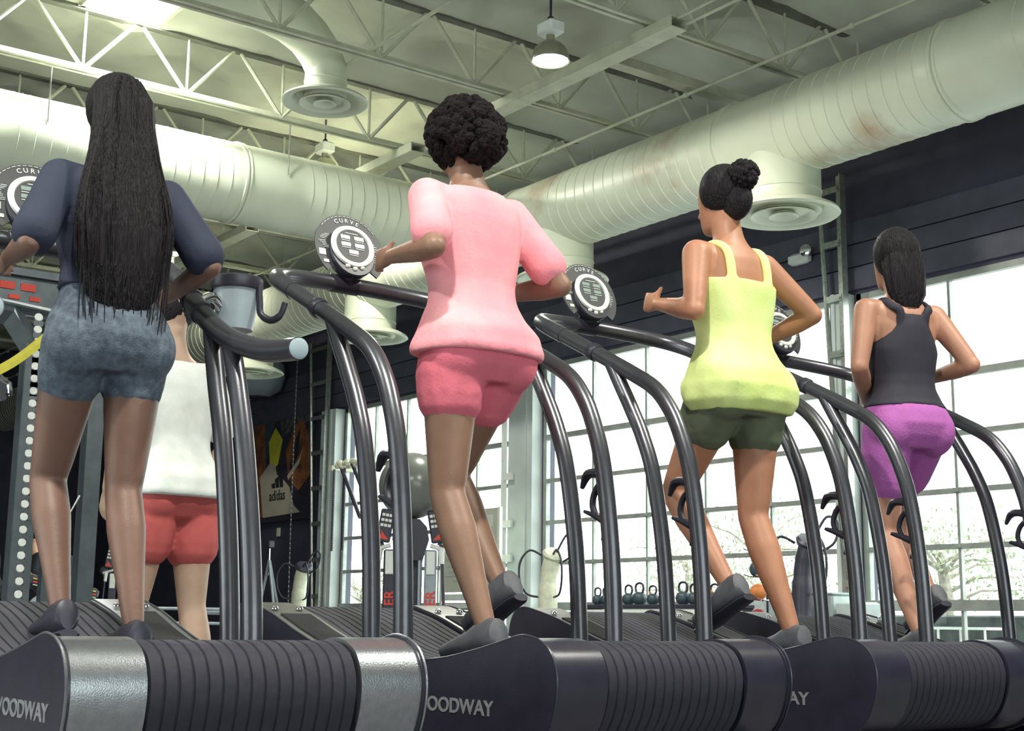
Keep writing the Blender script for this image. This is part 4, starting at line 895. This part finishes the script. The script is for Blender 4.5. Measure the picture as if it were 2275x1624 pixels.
patch([(-23.6, 4.5), (-22.2, 4.5), (-22.2, 4.0), (-22.7, 3.95), (-23.3, 3.8)], 'print_background', mat('print_grey', (0.16, 0.16, 0.15), 0.5, 0, 0.4, 9, 0, 60, col2=(0.02, 0.02, 0.02)), 0.005)
patch([(-23.75, 3.15), (-23.45, 3.3), (-23.3, 3.75), (-23.6, 4.0), (-23.85, 3.75)], 'print_collar', pyel, 0.008)
patch([(-22.85, 3.95), (-22.5, 4.05), (-22.25, 3.7), (-22.2, 3.0), (-22.6, 2.75), (-23.0, 3.0), (-23.15, 3.5)], 'print_figure', pbrown, 0.010)
patch([(-22.95, 3.2), (-22.75, 3.75), (-22.6, 3.9), (-22.65, 3.4), (-22.9, 3.1)], 'print_hair', pdark, 0.013)
patch([(-23.05, 3.05), (-22.6, 3.35), (-22.5, 3.5), (-22.6, 3.25), (-23.0, 2.98)], 'print_strap', pjer, 0.014)
patch([(-24.15, 3.1), (-23.75, 3.35), (-23.55, 3.3), (-23.45, 3.1), (-23.2, 3.0), (-22.95, 2.85), (-22.75, 2.5), (-22.5, 2.36), (-23.95, 2.33), (-24.05, 2.7)], 'print_jersey', pjer, 0.016)
for k in range(3):
    x0 = -23.62+0.16*k; hh = 0.10+0.11*k
    patch([(x0+0.00, 2.86), (x0+0.125, 2.86), (x0+0.125-0.13*(hh/0.1)*0.0-0.20*hh, 2.86+hh), (x0-0.115*1.0+0.10-0.24*hh, 2.86+hh*0.78)], 'logo_bar', pdark, 0.019)
text('adidas', 0.27, 'logo_text', pdark, t, (-23.72, PY-0.020, 2.63), (1, 0, 0), (0, 0, 1), 'LEFT', 0.001, 0.004, 0.95)
M().box((-23.32, 11.93, 2.26), (2.5, 0.10, 0.06)).obj('ledge', m_dark, t, 0)
tag(M().rbox((-23.35, 11.97, 2.04), (0.13, 0.02, 0.16), 0.005).obj('wall_switch', m_board), 'small pale switch plate on the dark wall below the poster', 'switch')
t = thing('wall_speaker', 'pale rounded speaker hanging at the wall above the poster', 'speaker', (-23.4, 11.5, 4.9))
M().lathe([(0.20, -0.34), (0.42, -0.20), (0.50, 0.05), (0.46, 0.28), (0.30, 0.40), (0.1, 0.42)], (-23.4, 11.45, 4.85), (0, 0, 1), 32).obj('housing', m_cup, t)
M().lathe([(0.0, -0.37), (0.19, -0.36), (0.21, -0.33)], (-23.4, 11.45, 4.85), (0, 0, 1), 32).obj('grille', m_dark, t)
M().box((-23.4, 11.8, 5.0), (0.1, 0.4, 0.1)).obj('bracket', m_dark, t, 0)

# sectional door tracks
def track(x_top, x_bot, xr_top, xr_bot, z1, label):
    t = thing('door_track', label, 'door track', (x_bot, 11.78, 0), 'door tracks beside the windows')
    M().tube([(x_bot, 11.78, 0.0), (x_bot, 11.78, 0.7), (x_top, 11.78, z1)], 0.028, 6).obj('rail', m_track, t, 30)
    r = M(); r.box(((xr_bot+xr_top)/2, 11.8, z1/2), (0.09, 0.05, z1)); r.box(((xr_bot+xr_top)/2+0.05, 11.76, z1/2), (0.012, 0.08, z1)); r.obj('rail', m_track, t, 0)
    k = 0; z = z1-0.15
    while z > 0.3:
        f = (z-0.7)/(z1-0.7); xa = x_bot+(x_top-x_bot)*max(f, 0); xb = (xr_bot+xr_top)/2
        b = M(); b.box(((xa+xb)/2, 11.77, z), (abs(xb-xa), 0.02, 0.07)); b.lathe([(0.012, 0), (0.012, 0.02)], (xb-0.02, 11.76, z), (0, -1, 0), 8); b.obj('rung', m_track, t, 0); z -= 0.62; k += 1
track(-22.02, -21.62, -21.36, -21.36, 5.35, 'ladder-like door track between the poster and the left window')
track(-10.16, -9.93, -9.86, -9.86, 5.4, 'ladder-like door track on the column right of the middle window')
t = thing('door_track', 'slim white door track with rollers left of the middle column', 'door track', (-16.12, 11.8, 0), 'door tracks beside the windows')
M().box((-16.12, 11.8, 2.0), (0.06, 0.06, 4.0)).obj('rail', m_white, t, 0)
for z in (2.5, 1.83, 1.35, 0.68): M().box((-15.98, 11.77, z), (0.2, 0.04, 0.10)).obj('roller', m_white, t, 0)
# hoist chain
mb = M(); n = 152
for k in range(n):
    z = 6.52-k*0.041; x = -21.95+0.25*(1-k/n)*0-0.0+0.2*math.sin(k/n*math.pi)*-0.2
    mb.sph((x, 11.5, z), (0.014, 0.008, 0.022) if k % 2 else (0.008, 0.014, 0.022), 6, 4)
tag(mb.obj('hoist_chain', m_track), 'long metal chain hanging down beside the door track near the poster', 'chain')
t = thing('suspension_trainer', 'black suspension straps on a roped bracket in front of the left window', 'straps', (-19.6, 11.3, 2.9))
mb = M()
for dx in (0, 0.38): mb.tube([(-19.95+dx, 11.3, 2.95), (-19.1+dx, 11.2, 2.05)], 0.035, 6)
mb.obj('strap', m_dark, t); mb = M()
for k in range(14): mb.sph((-20.05+0.06*k, 11.3, 2.95+0.04*math.sin(k*1.7)), 0.055, 8, 6)
mb.box((-20.2, 11.6, 2.92), (0.1, 0.7, 0.08)); mb.obj('rope_bracket', m_cream, t)
for x in (-20.15, -19.8):
    mb = M()
    for k in range(38): mb.sph((x, 11.3, 2.88-k*0.035), 0.024, 6, 4)
    mb.obj('beaded_cord', m_dark, t)
t = thing('emergency_light', 'small white wall light with chrome head above the middle window', 'light', (-10.5, 11.9, 4.6))
M().rbox((-10.55, 11.88, 4.60), (0.3, 0.12, 0.13), 0.03).obj('housing', m_white, t); M().lathe([(0.05, 0), (0.07, 0.09), (0.05, 0.1)], (-10.38, 11.84, 4.64), (0.3, -0.9, 0), 16).obj('lamp_head', m_chrome, t)

# tripod
t = thing('tripod', 'slim tripod standing before the dark wall, right of the nearest treadmill\'s uprights', 'tripod', (-21.7, 11, 0))
for dx, dy in ((-0.35, -0.1), (0.42, 0.0), (0.0, 0.35)): M().tube([(-21.75, 11, 1.45), (-21.75+dx*0.6, 11+dy*0.6, 0.6), (-21.75+dx, 11+dy, 0.0)], [0.03, 0.024, 0.016], 8).obj('leg', m_grey, t)
M().tube([(-21.75, 11, 1.2), (-21.75, 11, 1.65)], 0.02, 8).obj('centre_post', m_chrome, t); M().rbox((-21.75, 11, 1.72), (0.16, 0.12, 0.14), 0.02).obj('pan_head', m_dark, t)

# vibration plate towers
def plate(x, y, label, m, ang, head_m):
    t = thing('vibration_plate', label, 'exercise machine', (x, y, 0), None)
    Rr = Vector((math.cos(ang), math.sin(ang), 0))
    def P(a, d, z): return Vector((x, y, 0))+Rr*a+Vector((Rr.y, -Rr.x, 0))*d+Vector((0, 0, z))
    M().rbox((x, y, 0.09), (0.42, 0.46, 0.18), 0.04, Matrix.Rotation(ang, 3, 'Z')).obj('platform', m, t)
    M().tube(catm([P(-0.02, 0, 0.15), P(-0.03, 0, 0.55), P(-0.02, 0, 0.9), P(0.0, 0, 1.10), P(0.05, 0, 1.26)], 6), [0.15]*6+[0.13]*7+[0.115]*6+[0.12]*6, 24, flat=0.85).obj('column', m, t)
    M().lathe([(0.06, -0.07), (0.125, -0.03), (0.145, 0.02), (0.12, 0.05), (0.0, 0.055)], P(0.05, 0.0, 1.30), (Rr*0.45+Vector((0, 0, 1))*0.9+Vector((Rr.y, -Rr.x, 0))*0.35), 28).obj('console', head_m, t)
    for s in (-1, 1): M().tube(catm([P(s*0.08, 0.06, 1.30), P(s*0.20, 0.16, 1.36), P(s*0.30, 0.22, 1.22), P(s*0.31, 0.22, 1.0), P(s*0.24, 0.16, 0.82), P(s*0.10, 0.06, 0.78)], 6), 0.014, 10).obj('handle', m_plastic, t)
    M().tube(catm([P(0.10, 0.0, 1.34), P(0.22, -0.05, 1.56), P(0.34, -0.05, 1.50), P(0.32, 0, 1.30), P(0.15, 0, 1.20)], 6), 0.014, 10).obj('handle', m_plastic, t)
plate(-14.02, 11.0, 'cream vibration plate tower with looping handles beside the middle column', m_cream, R(20), m_cream)
plate(-9.80, 11.0, 'black vibration plate tower with looping handles right of the ball rack', m_dark, R(20), m_dark)
plate(-20.60, 11.0, 'cream vibration plate tower against the dark wall under the poster', m_cream, R(25), m_dark)

# kettlebell rack
t = thing('kettlebell_rack', 'long black kettlebell shelf in front of the middle window', 'rack', (-12, 11, 0))
M().rbox((-11.95, 11, 0.66), (2.6, 0.3, 0.05), 0.01).obj('shelf', m_dark, t, 0); M().rbox((-11.95, 11, 0.36), (2.6, 0.3, 0.05), 0.01).obj('shelf', m_dark, t, 0)
mb = M(); mb.box((-11.95, 10.84, 0.60), (2.6, 0.02, 0.05)); mb.obj('label_strip', m_white, t, 0)
for x in (-13.2, -10.7): M().box((x, 11, 0.34), (0.05, 0.3, 0.68)).obj('leg', m_dark, t, 0)
def kettle(x, y, z, s, label, band):
    t = thing('kettlebell', label, 'kettlebell', (x, y, z), 'kettlebells on the rack')
    M().lathe([(0.045*s, 0), (0.075*s, 0.03*s), (0.083*s, 0.07*s), (0.070*s, 0.115*s), (0.035*s, 0.14*s)], (x, y, z), seg=24).obj('bell', m_balld, t)
    M().tube(catm([(x-0.038*s, y, z+0.115*s), (x-0.062*s, y, z+0.165*s), (x-0.055*s, y, z+0.215*s), (x, y, z+0.235*s), (x+0.055*s, y, z+0.215*s), (x+0.062*s, y, z+0.165*s), (x+0.038*s, y, z+0.115*s)], 5), 0.013*s, 10).obj('handle', m_plastic, t)
    if band: M().tube([(x-0.040*s, y, z+0.13*s), (x-0.058*s, y, z+0.165*s)], 0.0145*s, 10).obj('colour_band', m_orange, t)
KB = ((-13.08, .85, 0), (-12.93, .85, 0), (-12.72, .9, 0), (-12.52, .95, 0), (-12.33, 1.05, 0), (-12.10, .9, 1), (-11.92, .85, 0), (-11.60, 1.05, 0), (-11.42, .95, 0), (-11.26, .93, 1), (-11.10, .93, 1), (-10.94, .93, 1))
words = ('leftmost', 'second from left', 'third from left', 'fourth from left', 'fifth from left', 'sixth from left', 'seventh from left', 'fifth from right', 'fourth from right', 'third from right', 'second from right', 'rightmost')
for (x, s, b), w in zip(KB, words): kettle(x, 11, 0.685, s, 'dark kettlebell on the upper shelf of the rack, '+w + (', orange handle band' if b else ''), b)
kettle(-11.45, 11, 0.385, 0.95, 'dark kettlebell on the lower shelf, near its right end', 0)
kettle(-11.15, 11, 0.385, 0.85, 'smaller dark kettlebell at the right of the lower shelf', 0)

# medicine ball tree
t = thing('ball_tree', 'slim black vertical ball stand holding four medicine balls', 'ball rack', (-10.4, 11.05, 0))
M().tube([(-10.46, 11.14, 0.02), (-10.46, 11.14, 1.20)], 0.012, 8).obj('pole', m_dark, t); M().tube([(-10.28, 11.16, 0.02), (-10.30, 11.16, 1.24), (-10.40, 11.14, 1.26)], 0.012, 8).obj('pole', m_dark, t)
M().lathe([(0.17, 0), (0.17, 0.02), (0.02, 0.03)], (-10.4, 11.1, 0), seg=24).obj('base', m_dark, t)
for z, m, lab in ((1.32, m_balld, 'dark blue-grey medicine ball at the top of the ball stand'), (1.05, m_balld, 'dark blue-grey medicine ball second from top on the ball stand'), (0.81, m_orange, 'orange medicine ball on the ball stand'), (0.555, m_maroon, 'maroon medicine ball lowest on the ball stand')):
    c = M(); 
    for s in (-1, 1): c.tube([(-10.46+s*0.04, 11.12, z-0.085), (-10.46+s*0.075, 10.94, z-0.075), (-10.46+s*0.08, 10.88, z-0.06)], 0.007, 8)
    c.tube([(-10.30, 11.15, z-0.06), (-10.46, 11.14, z-0.09)], 0.008, 8); c.obj('cradle', m_chrome, t)
    tag(M().sph((-10.46, 11.0, z), 0.089, 32, 20).obj('medicine_ball', m), lab, 'ball', 'medicine balls on the stand')
t = thing('storage_box', 'pale translucent storage box by the window, under the coral ball', 'box', (-10.0, 11.45, 0))
M().rbox((-10.05, 11.55, 0.64), (0.5, 0.3, 0.30), 0.02).obj('bin', m_box, t); M().rbox((-10.05, 11.55, 0.80), (0.53, 0.33, 0.025), 0.01).obj('lid', m_box, t)
tag(M().sph((-10.22, 11.5, 0.913), 0.1, 32, 20).obj('exercise_ball', m_pinkb), 'coral exercise ball on the pale storage box', 'ball')
tag(M().rbox((-10.95, 11.5, 0.625), (0.5, 0.35, 0.27), 0.02).obj('plyo_box', m_box), 'grey padded block behind the orange medicine ball', 'block')
tag(M().rbox((-9.55, 11.5, 0.60), (0.35, 0.3, 0.22), 0.02).obj('plyo_box', m_box), 'grey padded block right of the black vibration plate tower', 'block')
for o_ in ('plyo_box', 'plyo_box.001'):
    p = bpy.data.objects[o_]
t = thing('window_bench', 'low dark bench along the windows carrying the padded blocks', 'bench', (-10.3, 11.5, 0))
M().box((-10.3, 11.5, 0.47), (2.2, 0.4, 0.04)).obj('seat', m_dark, t, 0)
for x in (-11.3, -9.3): M().box((x, 11.5, 0.225), (0.05, 0.35, 0.45)).obj('leg', m_dark, t, 0)

# ------------------------------------------------------------------ outside
mb = M().box((-12, 40, -0.12), (110, 55, 0.2)); o = mb.obj('pavement', m_ground, None, 0); o['kind'] = 'structure'; o.name = 'floor_outside'
tag(M().rbox((-10, 14.4, 0.3), (9, 0.25, 0.62), 0.02).obj('garden_wall', m_gwall), 'low dark garden wall outside, beyond the right window', 'wall')
t = thing('garden_table', 'pale outdoor table beyond the right window, by the low wall', 'table', (-9.6, 13.3, 0))
M().box((-9.55, 13.4, 0.46), (0.7, 0.5, 0.03)).obj('top', m_white, t, 0)
for dx in (-.3, .3):
    for dy in (-.2, .2): M().tube([(-9.55+dx, 13.4+dy, 0), (-9.55+dx, 13.4+dy, 0.45)], 0.015, 6).obj('leg', m_white, t)
def tree(x, y, hgt, spread, label, seed):
    random.seed(seed); t = thing('tree', label, 'tree', (x, y, 0), 'trees outside the windows')
    br = M(); br.tube([(x, y, -0.02), (x+0.1, y, hgt*0.4), (x-0.1, y+0.1, hgt*0.8)], [0.14, 0.10, 0.05], 8); tips = []
    for k in range(16):
        a = random.uniform(0, 6.28); z0 = hgt*random.uniform(0.25, 0.75); L = spread*random.uniform(0.5, 1)
        e = Vector((x+math.cos(a)*L, y+math.sin(a)*L, z0+L*random.uniform(0.1, 0.6))); m_ = Vector((x, y, z0)).lerp(e, 0.5)+Vector((0, 0, 0.12)); br.tube([(x, y, z0), m_, e], [0.035, 0.02, 0.008], 6); tips += [m_, e, m_.lerp(e, .5)]
    br.obj('trunk', m_bark, t)
    lf = M(); v = []; f = []
    for c in tips:
        for k in range(34):
            p = c+Vector((random.gauss(0, .26), random.gauss(0, .26), random.gauss(0, .2))); s = random.uniform(.04, .085)
            a = Euler((random.uniform(0, 3.1), random.uniform(0, 3.1), random.uniform(0, 6.2))).to_matrix()
            n = len(v); v += [p+a @ Vector(q)*s for q in ((-.5, 0, 0), (0, .28, .06), (.7, 0, 0), (0, -.28, .06))]; f.append((n, n+1, n+2, n+3))
    lf.add(v, f).obj('foliage', m_leaf, t, 0)
tree(-16.3, 17.3, 2.5, 1.2, 'bushy tree outside, behind the medicine ball stand', 5)
tree(-12.6, 17.0, 2.1, 1.3, 'leafy tree outside, low behind the right window', 6)
tree(-19.4, 18.5, 2.2, 1.3, 'tree outside behind the kettlebells', 7)
tree(-30.5, 18.0, 1.9, 1.4, 'tree outside the lower panes of the left window', 8)
tree(-9.9, 16.6, 1.7, 1.1, 'shrubby tree outside at the far right edge', 9)
